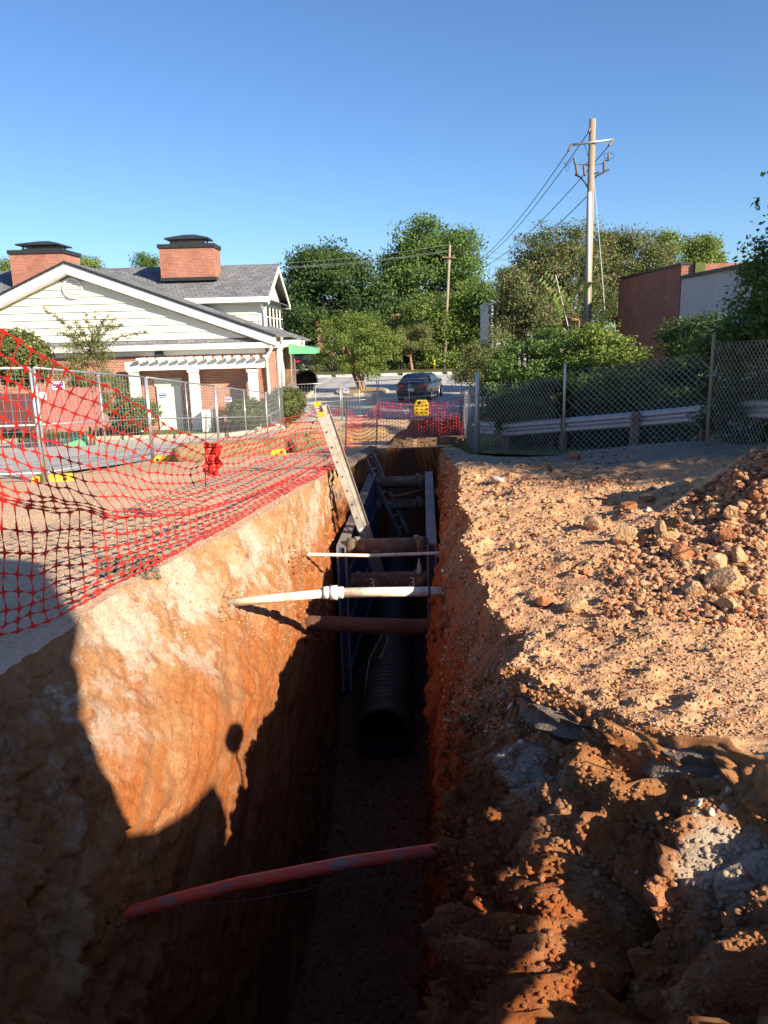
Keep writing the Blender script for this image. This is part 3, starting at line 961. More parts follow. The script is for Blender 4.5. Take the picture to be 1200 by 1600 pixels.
# door, lamp
dA, dB = at(244, 604, 34.1), at(281, 661, 34.1)
door = MB().bb((dA.x, 34.12, gw0 + .2), (dA.x + 1.05, 34.2, dA.z)).build('door', M['siding'], house)
MB().bb((dA.x - .08, 34.14, dA.z), (dA.x + 1.13, 34.21, dA.z + .35)).build('door_transom', M['soffit'], door)
MB().box((dA.x + .13, 34.09, dA.z - 1.1), (.06, .08, .12)).box((dA.x + .2, 34.05, dA.z - 1.1), (.16, .03, .03)).build('handle', M['galv'], door)
lp = at(249, 554, 34.1)
lm = MB().bb((lp.x - .17, 33.95, lp.z - .14), (lp.x + .17, 34.2, lp.z + .14)).build('wall_lamp', M['black_metal'], house, bevel=.02)

# pergola
pg = thing('pergola', 'white timber pergola with open rafters along the brick wall of the house', 'pergola', (-9, 33, -1.8))
for px in (211, 304, 396):
    p = at(px, 600, 33.5)
    MB().bb((p.x - .19, 33.34, float(gz(p.x, 33.1))), (p.x + .19, 33.68, at(px, 578, 32.6).z)).build('post', M['white'], pg, bevel=.012)
    MB().bb((p.x - .24, 33.30, at(px, 578, 32.6).z - .12), (p.x + .24, 33.72, at(px, 578, 32.6).z)).build('post_cap', M['white'], pg)
b0, b1 = at(196, 576, 33.4), at(413, 574, 33.4)
zt = at(304, 561, 33.4).z
zbm = at(304, 577, 33.4).z
for yy in (33.35, 33.6):
    MB().bb((b0.x, yy, zbm), (b1.x, yy + .07, zt - .06)).build('beam', M['white'], pg)
for k in range(14):
    px = 206 + k * 15.6
    x = at(px, 566, 32.3).x
    MB().prism([(x - .04, 34.18, zt - .10), (x - .04, 34.18, zt + .10), (x - .04, 33.0, zt + .10), (x - .04, 33.0, zt + .02), (x - .04, 33.2, zt - .10)], (.08, 0, 0)).build('rafter', M['white'], pg)

# awning at the side of the house
aw = thing('green_awning', 'green canvas awning jutting from the far side wall of the cream house', 'awning', (-4.6, 46, 0))
a0, a1 = at(456, 536, 46.5), at(496, 541, 46.5)
za, zb2 = at(470, 536, 46.5).z, at(470, 553, 46.5).z
MB().prism([(a0.x, 44.8, zb2 + .05), (a1.x, 44.8, zb2 + .02), (a1.x, 44.8, zb2 + .28), (a0.x, 44.8, za)], (0, .05, 0)).build('front_panel', M['green_canvas'], aw)
MB().prism([(a0.x, 44.86, za), (a1.x, 44.86, zb2 + .28), (a1.x, 44.86, zb2 + .24), (a0.x, 44.86, za - .04)], (0, 3.2, 0)).build('top_panel', M['green_canvas'], aw)
MB().bb((a1.x - .05, 44.86, zb2 + .02), (a1.x, 48.0, zb2 + .24)).build('valance', M['green_canvas'], aw)
pp = at(463, 580, 46)
MB().tube([(pp.x, 45.2, float(gz(-5, 45))), (pp.x, 45.2, zb2 + .2)], .05, 8).build('support_post', M['timber'], aw)

# ------------------------------------------------------------------ trench shoring box
NLc, NRc = Vector((-.74, 12.7, 0)), Vector((.80, 12.7, 0))
FLc, FRc = Vector((-.25, 18.1, 0)), Vector((1.09, 18.1, 0))


def ztop(y): return -1.40 + (y - 12.7) * .055


bxo = thing('trench_box', 'blue steel trench box with muddy round spreader pipes standing in the trench', 'trench box', (0.1, 14, FLOOR))


def panel(n, f):
    mb = MB()
    d = (f - n).normalized()
    sd = Vector((d.y, -d.x, 0)) * .085
    b = [n - sd, n + sd, f + sd, f - sd]
    vs = [Vector((p.x, p.y, FLOOR + .12)) for p in b] + [Vector((p.x, p.y, ztop(p.y) - .012)) for p in b]
    mb.add(vs, [(0, 1, 2, 3), (4, 7, 6, 5), (0, 4, 5, 1), (1, 5, 6, 2), (2, 6, 7, 3), (3, 7, 4, 0)])
    p = mb.build('side_panel', M['boxblue'], bxo)
    t = MB()
    sd2 = sd * 1.06
    b2 = [n - sd2 - d * .01, n + sd2 - d * .01, f + sd2 + d * .01, f - sd2 + d * .01]
    vs = [Vector((q.x, q.y, ztop(q.y) - .01)) for q in b2] + [Vector((q.x, q.y, ztop(q.y) + .02)) for q in b2]
    t.add(vs, [(0, 3, 2, 1), (4, 5, 6, 7), (0, 1, 5, 4), (1, 2, 6, 5), (2, 3, 7, 6), (3, 0, 4, 7)])
    t.build('top_rail', M['boxtop'], p)
    for s in (-.07, .07):
        q = n + Vector((s, -.02, 0))
        MB().bb((q.x - .02, q.y - .03, FLOOR + .12), (q.x + .02, q.y + .02, ztop(q.y))).build('edge_bar', M['boxtop'], p)
    for k in range(3):
        zz = FLOOR + .6 + k * .85
        MB().bar(n + sd * 1.25 + Vector((0, 0, zz)), f + sd * 1.25 + Vector((0, 0, zz)), .05, .12).build('stiffener', M['boxblue'], p)
    return p


panel(NLc, FLc)
panel(NRc, FRc)
for (u, dz, r) in ((.02, -.06, .155), (.02, -.66, .13), (.93, -.12, .135), (.93, -.66, .125)):
    a, b = NLc.lerp(FLc, u), NRc.lerp(FRc, u)
    z = ztop(a.y) + dz
    a, b = Vector((a.x + .07, a.y, z)), Vector((b.x - .07, b.y, z))
    if (u, dz) == (.02, -.66):
        s = MB().bar(a, b, .2, .26).build('spreader', M['spreader'], bxo, bevel=.02)
        s['label'] = 'flat spreader bar with a white 3 painted near each end'
    else:
        s = MB().tube([a, b], r, 20).build('spreader', M['spreader'], bxo, True)
        if dz == -.06: s['label'] = 'muddy near top spreader in the sun'
    for q, dx in ((a, .10), (b, -.10)):
        MB().tube([q + Vector((dx - .09, 0, 0)), q + Vector((dx + .05, 0, 0))], r * 1.12, 18).build('collar', M['spreader'], s, True)
        MB().tube([q + Vector((dx * 1.9, -.02, r * .9)), q + Vector((dx * 1.9, -.02, r + .04))], .05, 8).build('pin', M['boxtop'], s)
    if (u, dz) == (.02, -.66):
        for fx in (.30, .80):
            c = bpy.data.curves.new('painted_number', 'FONT')
            c.body = '3'
            c.size = .26
            c.extrude = .002
            c.align_x = 'CENTER'
            tmp = bpy.data.objects.new('tmp', c)
            o = bpy.data.objects.new('painted_number', bpy.data.meshes.new_from_object(tmp))
            bpy.data.objects.remove(tmp)
            o.data.materials.clear()
            o.data.materials.append(M['white'])
            COL.objects.link(o)
            o.parent = s
            o.location = a.lerp(b, fx) + Vector((0, -.106, -.10)) - ORG[bxo]
            o.rotation_euler = (math.pi / 2, 0, 0)


# ------------------------------------------------------------------ ladders
def ladder(name, foot, head, across, label, wid=.40, mat='alu', rungs=True, hgt=.085, step=.30):
    foot, head, ac = Vector(foot), Vector(head), Vector(across).normalized()
    t = thing(name, label, 'ladder', foot)
    d = (head - foot)
    L = d.length
    d.normalize()
    nn = d.cross(ac).normalized()
    for s in (-1, 1):
        a, b = foot + ac * s * wid / 2, head + ac * s * wid / 2
        r = MB().bar(a, b, .012, hgt, up=nn)
        r.bar(a + nn * (hgt / 2 - .004) + ac * s * -.014, b + nn * (hgt / 2 - .004) + ac * s * -.014, .03, .008, up=nn)
        r.bar(a - nn * (hgt / 2 - .004) + ac * s * -.014, b - nn * (hgt / 2 - .004) + ac * s * -.014, .03, .008, up=nn)
        ra = r.build('rail', M[mat], t)
        MB().bar(b - d * .01, b + d * .05, .03, hgt * 1.05, up=nn).build('end_cap', M['yellow'], ra)
        bolts = MB()
        n = int(L / step)
        for k in range(n):
            q = a + d * (.2 + k * step)
            bolts.tube([q + ac * s * .005, q + ac * s * .016], .013, 8)
        bolts.build('rung_ends', M['black_metal'], ra)
    for k in range(int(L / step)):
        q = foot + d * (.2 + k * step)
        MB().tube([q - ac * (wid / 2 - .006), q + ac * (wid / 2 - .006)], .016, 8).build('rung', M[mat], t, True)
    return t


lf, lh = at(598, 925, 14.1), at(499, 641, 12.5)
vd = (lh - Vector((0, 0, CZ))).normalized()
lad = ladder('ladder', lf, lh, (vd - (lh - lf).normalized() * vd.dot((lh - lf).normalized())), 'muddy aluminium ladder seen edge-on, leaning out of the trench box', .40, 'alu', hgt=.115)
ld = (lh - lf).normalized()
la = (vd - ld * vd.dot(ld)).normalized()
ln = ld.cross(la).normalized()
for s_ in (-1, 1):
    a, b = lf + la * s_ * .18 + ln * -.115, lh + la * s_ * .18 + ln * -.115 - ld * .04
    r = MB().bar(a, b, .012, .10, up=ln)
    r.bar(a + ln * .047 - la * .012, b + ln * .047 - la * .012, .034, .008, up=ln)
    r.bar(a - ln * .047 - la * .012, b - ln * .047 - la * .012, .034, .008, up=ln)
    r.build('fly_rail', M['alu'], lad)
lb = lf.lerp(lh, .42) - la * .215
MB().box(lb, (.06, .004, .10)).build('safety_sticker', M['plate'], lad)
lf2, lh2 = at(632, 835, 17.4), at(574, 706, 18.0)
ladder('ladder', lf2, lh2, (.6, .8, 0), 'dark metal ladder at the far end inside the trench box', .36, 'galv', hgt=.08)


# ------------------------------------------------------------------ pipes crossing the trench
def pipe(name, pts, r, mat, label, cat='pipe', n=18, wob=0.0):
    P = [Vector(p) for p in pts]
    full = []
    for a, b in zip(P, P[1:]):
        k = max(2, int((b - a).length / .12))
        full += [a.lerp(b, i / k) for i in range(k)]
    full.append(P[-1])
    if wob:
        full = [p + Vector((0, 0, wob * float(fbm(p.x * 1.3, 3.1, 0, 3)))) for p in full]
    o = MB().tube(full, r, n).build(name, M[mat], None, True, loc=full[0])
    return tag(o, label, cat)


pv0, pvc, pv1 = at(345, 943, 7.6), at(520, 926, 7.7), at(690, 924, 7.8)
root = thing('plastic_pipe', 'thick white plastic pipe with a coupling across the sunlit trench', 'pipe', pv0)
MB().tube([pv0, pvc], .046, 20).build('pipe_section', M['pvc'], root, True)
MB().tube([pvc, pv1], .052, 20).build('pipe_section', M['pvc'], root, True)
ax = (pv1 - pvc).normalized()
cp = MB()
cp.tube([pvc - ax * .10, pvc - ax * .04], .066, 20)
cp.tube([pvc - ax * .03, pvc + ax * .05], .076, 20)
cp.tube([pvc + ax * .05, pvc + ax * .11], .062, 20)
cp.build('coupling', M['white'], root, True)
q = pvc.lerp(pv1, .88)
MB().tube([q - ax * .012, q + ax * .012], .0545, 20).build('clamp_band', M['black_metal'], root, True)
pipe('plastic_conduit', [at(466, 866, 10.1), at(575, 868, 10.2), at(696, 864, 10.35)], .024, 'pvc', 'thin white conduit across the trench in front of the trench box', 'conduit', 12)
i0, i1 = at(470, 974, 9.1), at(700, 980, 9.3)
ir = pipe('iron_pipe', [i0, i0.lerp(i1, .5), i1], .098, 'iron', 'rusty brown soil-caked iron pipe across the trench below the white pipe', 'pipe', 22, .05)
pipe('red_conduit', [at(160, 1436, 4.35), at(280, 1404, 4.4), at(375, 1380, 4.45), at(547, 1347, 4.53), at(715, 1323, 4.62)], .043, 'redpipe', 'bright red conduit with mud stains low across the front of the trench', 'conduit', 18)
pipe('tracer_wire', [at(270, 1415, 4.4), at(380, 1408, 4.44), at(480, 1390, 4.5), at(585, 1352, 4.58), at(690, 1326, 4.64)], .003, 'cable', 'thin loose wire drooping under the red conduit', 'wire', 5)
pipe('earth_root', [at(610, 776, 17.5), at(640, 771, 17.6), at(668, 762, 17.8)], .03, 'timber', 'slim brown pipe slanting across the far end of the trench', 'pipe', 8)

# corrugated drain
dr0 = at(598, 1128, 10.55)
dr0.z = FLOOR + .47
dr1 = Vector((.30, 18.6, FLOOR + .62))
dn = (dr1 - dr0).normalized()
sd = dn.orthogonal().normalized()
wd = dn.cross(sd)
prof = []
y = 0.0
prof += [(0, .37), (0, .43), (.05, .435), (.32, .43), (.36, .40)]
y = .38
L = (dr1 - dr0).length
while y < L:
    prof += [(y, .385), (y + .03, .43), (y + .085, .43), (y + .115, .385)]
    y += .145
inner = [(0, .37), (.1, .355), (2.0, .35), (L * .7, .345)]
mb = MB()
N = 36
for pr in (prof, inner):
    base = len(mb.v)
    for (yy, r) in pr:
        c = dr0 + dn * yy
        for j in range(N):
            a = 2 * math.pi * j / N
            mb.v.append(c + sd * math.cos(a) * r + wd * math.sin(a) * r)
    for i in range(len(pr) - 1):
        for j in range(N):
            a, b = base + i * N + j, base + i * N + (j + 1) % N
            mb.f.append([a, b, b + N, a + N])
tag(mb.build('drain_pipe', M['hdpe'], None, True, loc=dr0), 'large black corrugated drain pipe lying open-ended on the trench floor', 'pipe')

# slings along the drain
for pts, lab in (([at(594, 1030, 11.5), at(606, 1000, 12.2), at(600, 975, 12.6)], 'pale strap hanging left of the black drain pipe'), ([at(570, 1080, 11.2), at(577, 1030, 11.8), at(600, 985, 12.6)], 'pale rope trailing down beside the black drain pipe')):
    pipe('strap', pts, .014, 'straw', lab, 'strap', 6)
# water bottle on the flat spreader
bp = at(655, 902, 12.75)
bp.z = ztop(12.75) - .66 + .13
bt = thing('water_bottle', 'clear plastic water bottle standing on the spreader marked 3', 'bottle', (bp.x, 12.72, bp.z))
z0 = bp.z
MB().tube([(bp.x, 12.72, z0), (bp.x, 12.72, z0 + .02), (bp.x, 12.72, z0 + .16), (bp.x, 12.72, z0 + .22), (bp.x, 12.72, z0 + .245)], [.035, .038, .038, .016, .015], 14).build('body', M['bottle'], bt, True)
MB().tube([(bp.x, 12.72, z0 + .245), (bp.x, 12.72, z0 + .27)], .017, 10).build('cap', M['white'], bt)
MB().tube([(bp.x, 12.72, z0 + .06), (bp.x, 12.72, z0 + .13)], .0388, 14, False).build('paper_band', M['plate'], bt, True)
# twisted glove / rag on the near spreader
# boards at the far end of the trench
pl = thing('plywood_sheet', 'tan dimpled board standing at the far end of the trench', 'board', at(635, 712, 20.6))
c0, c1 = at(615, 712, 20.6), at(655, 712, 20.6)
cz = at(635, 684, 20.6).z
for k in range(4):
    u0, u1 = k / 4, (k + 1) / 4 - .02
    MB().bb((c0.x + (c1.x - c0.x) * u0, 20.55, c0.z - .3), (c0.x + (c1.x - c0.x) * u1, 20.62, cz - .04 * (k % 2))).build('plank', M['ply'], pl)
pl2 = MB()
e0, e1 = at(651, 702, 21), at(683, 702, 21)
pl2.bb((e0.x, 20.95, e0.z - .3), (e1.x, 21.05, at(660, 684, 21).z))
tag(pl2.build('plywood_sheet', M['timber'], None, loc=e0), 'dark brown board on edge at the far end of the trench beside the tan board', 'board')
tb = MB().bar(at(690, 687, 20), at(727, 686, 20.2), .3, .16)
tag(tb.build('timber_beam', M['timber'], None, bevel=.01, loc=at(690, 687, 20)), 'squared timber lying beyond the trench end beside the chain link corner', 'timber')

# ------------------------------------------------------------------ temporary fence panels
def temp_panel(a, b, h, label, mids=(.5,), pitch=.14):
    """a, b: (x, y) ends of one panel"""
    A, Bv = Vector((a[0], a[1], float(gz(*a)) + .06)), Vector((b[0], b[1], float(gz(*b)) + .06))
    t = thing('temporary_fence', label, 'fence panel', A, 'temporary fence panels along the site')
    up = Vector((0, 0, h))
    for u in (0.0, 1.0):
        p = A.lerp(Bv, u)
        MB().tube([p - Vector((0, 0, .05)), p + up], .024, 10).build('post', M['galv'], t, True)
    for u in mids:
        p = A.lerp(Bv, u)
        MB().tube([p, p + up], .016, 8).build('upright', M['galv'], t, True)
    for z in (h, h * .5, .12):
        MB().tube([A + Vector((0, 0, z)), Bv + Vector((0, 0, z))], .018, 8).build('rail', M['galv'], t, True)
    L = (Bv - A).length
    mb = MB()
    n = int(L / pitch)
    for k in range(1, n):
        p = A.lerp(Bv, k / n)
        mb.tube([p + Vector((0, 0, .12)), p + up], .0032, 3, False)
    for k in range(1, 10):
        z = .12 + (h - .12) * k / 10
        mb.tube([A + Vector((0, 0, z)), Bv + Vector((0, 0, z))], .0032, 3, False)
    o = mb.build('wire_infill', M['wire'], t)
    o['kind'] = 'stuff'
    return t


FP = [(-9.4, 11.6), (-5.28, 11.9), (-4.93, 16.4), (-4.6, 21.6), (-4.2, 28.3), (-4.25, 36.0), (-1.9, 36.9), (-.15, 37.3), (2.9, 38.2)]
FL = ['near fence panel at the far left in front of the red enclosure',
      'long fence panel from the near yellow foot to the post before the cream door',
      'fence panel crossing the pergola behind the red bunched netting',
      'fence panel running past the brick corner and round bushes',
      'receding fence panel beside the second round bush and white downpipe',
      'fence panel in front of the far shaded lane with a small white sign',
      'fence panel in front of the kerbed tree island',
      'rightmost fence panel in front of the grey sedan']
for i in range(8):
    a, b = Vector(FP[i]), Vector(FP[i + 1])
    d = (b - a).normalized() * .04
    temp_panel(a + d, b - d, 1.74, FL[i], (.5,) if i not in (5, 6) else (.5,), .11 if i == 0 else .14)


def fence_foot(p, rz, label):
    z = float(gz(p[0], p[1]))
    t = thing('fence_weight', label, 'fence foot', (p[0], p[1], z), 'yellow plastic fence feet', rz)
    o = ORG[t]
    R = Matrix.Rotation(rz, 3, 'Z')
    ORG[t] = Vector((0, 0, 0))
    m = MB()
    prof = [(-.31, 0), (.31, 0), (.31, .06), (.26, .115), (-.26, .115), (-.31, .06)]
    m.prism([(x, -.11, zz + .02) for x, zz in prof], (0, .22, 0))
    m.build('block', M['yellow'], t, bevel=.015)
    for x in (-.22, .22):
        MB().tube([(x, -.118, .075), (x, -.105, .075)], .03, 12).build('socket', M['black_metal'], t)
    MB().bb((-.07, -.03, .12), (.07, .03, .16)).build('clamp', M['galv'], t)
    ORG[t] = o
    return t


for px, py, Y, rz, lab in ((83, 744, 12.05, .05, 'yellow foot under the nearest fence post at left'),
                           (265, 729, 16.2, .1, 'yellow foot at the left end of the straw roll'),
                           (396, 697, 20.6, -.1, 'yellow foot lying on the straw roll, leftmost of the loose feet'),
                           (436, 694, 20.4, -.2, 'yellow foot lying just right of the loose foot on the straw roll'),
                           (426, 713, 18.1, .0, 'yellow foot lying on bare soil below the straw roll'),
                           (450, 686, 22.5, .2, 'yellow foot near the white rag between the straw rolls'),
                           (535, 667, 26, .15, 'yellow foot lying on the second straw roll beyond the ladder')):
    p = at(px, py, Y)
    fence_foot((p.x, Y), rz, lab)


def small_sign(px, py, Y, w, h, label):
    p = at(px, py, Y)
    t = thing('fence_sign', label, 'sign', p, 'small blue and white signs on the fence')
    MB().bb((p.x - w / 2, Y - .03, p.z - h / 2), (p.x + w / 2, Y - .024, p.z + h / 2)).build('board', M['plate'], t)
    MB().bb((p.x - w / 2 + .012, Y - .033, p.z - h * .06), (p.x + w / 2 - .012, Y - .0305, p.z + h / 2 - .012)).build('blue_band', M['sign_blue'], t)
    r = random.Random(int(px))
    l = MB()
    x = p.x - w * .36
    while x < p.x + w * .34:
        l.bb((x, Y - .0355, p.z + h * .16), (x + w * .05, Y - .0335, p.z + h * .32))
        x += w * r.choice((.065, .07, .085))
    l.build('white_print', M['plate'], t)
    MB().bb((p.x - w * .40, Y - .033, p.z - h * .34), (p.x + w * .34, Y - .0305, p.z - h * .2)).build('blue_print', M['sign_blue'], t)


small_sign(92, 602, 11.95, .19, .12, 'small blue and white sign on the near fence in front of the red boards')
small_sign(255, 618, 16.6, .19, .13, 'small blue and white sign on the fence in front of the cream door')
small_sign(357, 624, 21.7, .18, .13, 'small blue and white sign on the fence beside the round bush')
small_sign(541, 610, 36.85, .26, .20, 'small white and blue sign on the far fence beside the tree island')


# ------------------------------------------------------------------ straw rolls
def straw_roll(pts, r, label):
    P = [Vector((p.x, p.y, float(gz(p.x, p.y)) + r * .8)) for p in pts]
    full = []
    for a, b in zip(P, P[1:]):
        k = max(3, int((b - a).length / .07))
        full += [a.lerp(b, i / k) for i in range(k)]
    full.append(P[-1])
    mb = MB()
    n = len(full)
    rs = [r * (1 if 2 < i < n - 3 else .75) for i in range(n)]
    mb.tube(full, rs, 20)
    for v in mb.v:
        q = fbm(v.x * 9, v.y * 9, v.z * 9, 4, 3) * .10 + fbm(v.x * 2.5, v.y * 2.5, v.z * 2.5, 9, 2) * .09
        v.z += float(q)
        v.x += float(fbm(v.y * 9, v.z * 9, v.x * 9, 6, 3) * .08)
    t = thing('straw_roll', label, 'straw roll', full[0], 'straw erosion rolls')
    mb.build('roll', M['straw'], t, True)
    r2 = random.Random(int(n))
    s = MB()
    for k in range(min(2600, n * 30)):
        c = full[r2.randrange(2, n - 2)]
        a = r2.uniform(-.2, math.pi + .2)
        p = c + Vector((math.cos(a) * r * .98, r2.uniform(-.05, .05), math.sin(a) * r * .98))
        d = Vector((r2.uniform(-1, 1), r2.uniform(-1, 1), r2.uniform(-.4, .6))).normalized() * r2.uniform(.05, .14)
        s.bar(p - d / 2, p + d / 2, .009, .006)
    o = s.build('loose_straw', M['straw'], t)
    o['kind'] = 'stuff'


straw_roll([at(276, 731, 15.6), at(345, 724, 16.4), at(400, 712, 17.6), at(450, 700, 19.6), at(482, 690, 21.4)], .22, 'thick straw roll behind the bunched red netting')
straw_roll([at(462, 688, 22.0), at(500, 676, 24.0), at(545, 665, 26.5), at(600, 654, 29)], .24, 'straw roll beyond the leaning ladder')

# ------------------------------------------------------------------ orange safety netting
DIR = [(1, 0), (0, 1), (-1, 0), (0, -1)]


def crv(tabl, s):
    """points given as (s, px, py, Y) interpolated smoothly"""
    k = np.array(tabl, float)
    return at(*[float(np.interp(s, k[:, 0], k[:, c])) for c in (1, 2, 3)])


def netting(G, name, label, thick=.0016, star=.36, strand=.024, skip=None):
    """G[r][c] node positions"""
    R, Cn = len(G), len(G[0])
    mb = MB()
    for r in range(R):
        for c in range(Cn):
            p = G[r][c]
            e = G[r][min(c + 1, Cn - 1)] - G[r][max(c - 1, 0)]
            f = G[max(r - 1, 0)][c] - G[min(r + 1, R - 1)][c]
            if e.length < 1e-5 or f.length < 1e-5: continue
            nn = e.cross(f)
            if nn.length < 1e-9: continue
            nn = nn.normalized() * thick
            nb = [(r, c + 1), (r - 1, c), (r, c - 1), (r + 1, c)]
            tips = []
            dirs = []
            for k, (rr, cc) in enumerate(nb):
                if 0 <= rr < R and 0 <= cc < Cn:
                    d = (G[rr][cc] - p)
                    tips.append((p + d * .502, True))
                    dirs.append(d)
                else:
                    d = [e, f, -e, -f][k].normalized() * .02
                    tips.append((p + d, False))
                    dirs.append(d * 4)
            base = min(.055, sum(d.length for d in dirs) / 4)
            ring = []
            for k in range(4):
                d, d2, d0 = dirs[k], dirs[(k + 1) % 4], dirs[k - 1]
                side = nn.cross(d).normalized()
                w = base * strand if tips[k][1] else base * strand * .6
                ring.append(tips[k][0] - side * w)
                ring.append(tips[k][0] + side * w)
                ring.append(p + (d.normalized() + d2.normalized()) * base * star * .62)
            i0 = len(mb.v)
            mb.v += [q + nn for q in ring] + [q - nn for q in ring] + [p + nn * 1.5, p - nn * 1.5]
            for k in range(12):
                k2 = (k + 1) % 12
                mb.f.append([i0 + 24, i0 + k, i0 + k2])
                mb.f.append([i0 + 25, i0 + 12 + k2, i0 + 12 + k])
                mb.f.append([i0 + k, i0 + 12 + k, i0 + 12 + k2, i0 + k2])
    org = G[R // 2][0]
    m = mesh_from(name, [p - org for p in mb.v], mb.f)
    o = put(name, m, M['orange'], None, org)
    return tag(o, label, 'netting', 'orange safety netting')


# columns: s in picture columns; top edge, fold and bottom edge of the sagging net
top = [(0, -70, 478, 4.3), (1, 0, 522, 4.6), (2, 60, 556, 5.0), (3, 121, 586, 5.5), (4, 191, 619, 6.2), (5, 242, 645, 6.9), (6, 290, 675, 7.7), (7, 332, 697, 8.6), (8, 372, 680, 9.4), (9, 413, 670, 10.2), (10, 450, 657, 11.0), (11, 488, 639, 12.05), (12, 515, 641, 13.4), (13, 538, 640, 14.6)]
fold = [(0, -70, 725, 4.7), (1, 0, 757, 5.0), (2, 60, 772, 5.4), (3, 121, 786, 5.9), (4, 191, 797, 6.6), (5, 242, 800, 7.2), (6, 290, 798, 7.9), (7, 332, 790, 8.7), (8, 372, 778, 9.4), (9, 413, 762, 10.3), (10, 450, 746, 11.0), (11, 488, 728, 12.0), (12, 515, 712, 13.3), (13, 538, 700, 14.6)]
bot = [(0, -70, 1050, 4.65), (1, 0, 985, 5.3), (2, 65, 984, 5.45), (3, 130, 945, 6.0), (4, 200, 912, 6.6), (5, 250, 886, 7.1), (6, 300, 858, 7.7), (7, 345, 833, 8.3), (8, 385, 812, 8.9), (9, 425, 788, 9.8), (10, 460, 768, 10.6), (11, 500, 745, 11.7), (12, 522, 728, 12.7), (13, 540, 712, 14.0)]
NCOL = 54
svals = [13 * (k / NCOL) ** .76 for k in range(NCOL + 1)]
UP, LOW = 8, 7
G = []
for r in range(UP + 4 + LOW + 1):
    row = []
    for s in svals:
        tp, fo, bo = crv(top, s), crv(fold, s), crv(bot, s)
        bo.z = drop(bo.x, bo.y) + .035
        if r <= UP:
            v = r / UP
            p = tp.lerp(fo, v)
            p.x -= math.sin(math.pi * v) * .25 * min(1, s / 4)
        elif r <= UP + 4:
            v = (r - UP) / 4
            p = fo.lerp(bo, .10 * v)
            p.z -= math.sin(math.pi * v) * .03
        else:
            v = (r - UP - 4) / LOW
            p = fo.lerp(bo, .10 + .90 * v)
            p.z -= math.sin(math.pi * v) * .10
        k = r + s * 3.1
        p += Vector((float(fbm(k * .35, r * .4, 0, 3)) * .10, float(fbm(k * .3, r * .5, 2, 4)) * .10, float(fbm(s * 1.6, r * .45, 5, 5)) * .12))
        p.z = max(p.z, float(gz(p.x, p.y)) + .04)
        row.append(p)
    G.append(row)
netting(G, 'safety_netting', 'long red-orange safety netting sagging beside the trench at left')

# the gathered tie where two lengths meet
g2 = []
for r in range(10):
    row = []
    for c in range(7):
        p = at(322 + c * 3.4, 694 + r * 5.2, 8.45 + .04 * math.sin(c * 2.1 + r))
        p += Vector((float(fbm(c * .9, r * .7, 0, 8)) * .12, float(fbm(c * .9, r * .7, 3, 9)) * .2, 0))
        row.append(p)
    g2.append(row)
netting(g2, 'safety_netting', 'bunched red clump where two lengths of safety netting are tied together', star=.62, strand=.25)

# netting round the far end of the trench
st = [(590, 628, 19.6), (720, 618, 21.0)]
g3 = []
for r in range(12):
    row = []
    for c in range(30):
        u = c / 29
        sag = math.sin(math.pi * u) * 7
        px = 590 + 132 * u
        py = 628 - 8 * u + sag + r * (5.4 + .8 * math.sin(c * .9))
        p = at(px, py, 19.9 + 1.3 * u - .12 * r + .06 * math.sin(c * 2.3 + r))
        p.z = max(p.z, float(gz(p.x, p.y)) + .05)
        row.append(p)
    g3.append(row)
netting(g3, 'safety_netting', 'red safety netting across the far end of the trench below the grey sedan', star=.24, strand=.026)
g4 = []
for r in range(9):
    row = []
    for c in range(26):
        u = c / 25
        px = 540 + 50 * u
        py = 640 - 10 * u + math.sin(math.pi * u) * 40 * (.4 + .06 * r) + r * 7 * (1 - .5 * math.sin(math.pi * u))
        p = at(px, py, 14.8 + 4.7 * u)
        p.z = max(p.z, float(gz(p.x, p.y)) + .05)
        row.append(p)
    g4.append(row)
netting(g4, 'safety_netting', 'slack red safety netting drooping between the two dark stakes beyond the ladder')


def stake(px, py0, py1, Y, label, r=.013):
    a, b = at(px - 3, py1, Y), at(px, py0, Y)
    o = MB().tube([a - Vector((0, 0, .2)), b], r, 8).build('steel_stake', M['cable'], None, True, loc=a)
    tag(o, label, 'stake', 'steel stakes holding the netting')


stake(542, 627, 698, 14.7, 'dark steel stake just right of the leaning ladder')
stake(590, 627, 696, 19.5, 'dark steel stake at the left end of the far red netting')
stake(322, 646, 735, 9.0, 'thin dark stake behind the bunched red netting clump', .006)

# yellow panel hung on the far netting
yp = at(658, 637, 20.2)
yt = thing('hanging_sign', 'yellow plastic panel with dark markings hung on the far netting', 'panel', yp)
w, h = .19, .21
rr = [(-w, -h), (w, -h), (w, h * .55), (w * .72, h), (-w * .6, h), (-w, h * .5)]
MB().prism([(yp.x + x, 20.1, yp.z + z) for x, z in rr], (0, .05, 0)).build('board', M['yellow'], yt, bevel=.02)
MB().tube([(yp.x - .05, 20.09, yp.z + .14), (yp.x - .05, 20.10, yp.z + .14)], .045, 12).build('hand_hole', M['black_metal'], yt)
r9 = random.Random(3)
mk = MB()
for k in range(9):
    x, z = -.13 + (k % 3) * .12, -.13 + (k // 3) * .09
    mk.bb((yp.x + x, 20.085, yp.z + z), (yp.x + x + r9.uniform(.03, .08), 20.098, yp.z + z + r9.uniform(.015, .04)))
mk.build('dark_markings', M['iron'], yt)

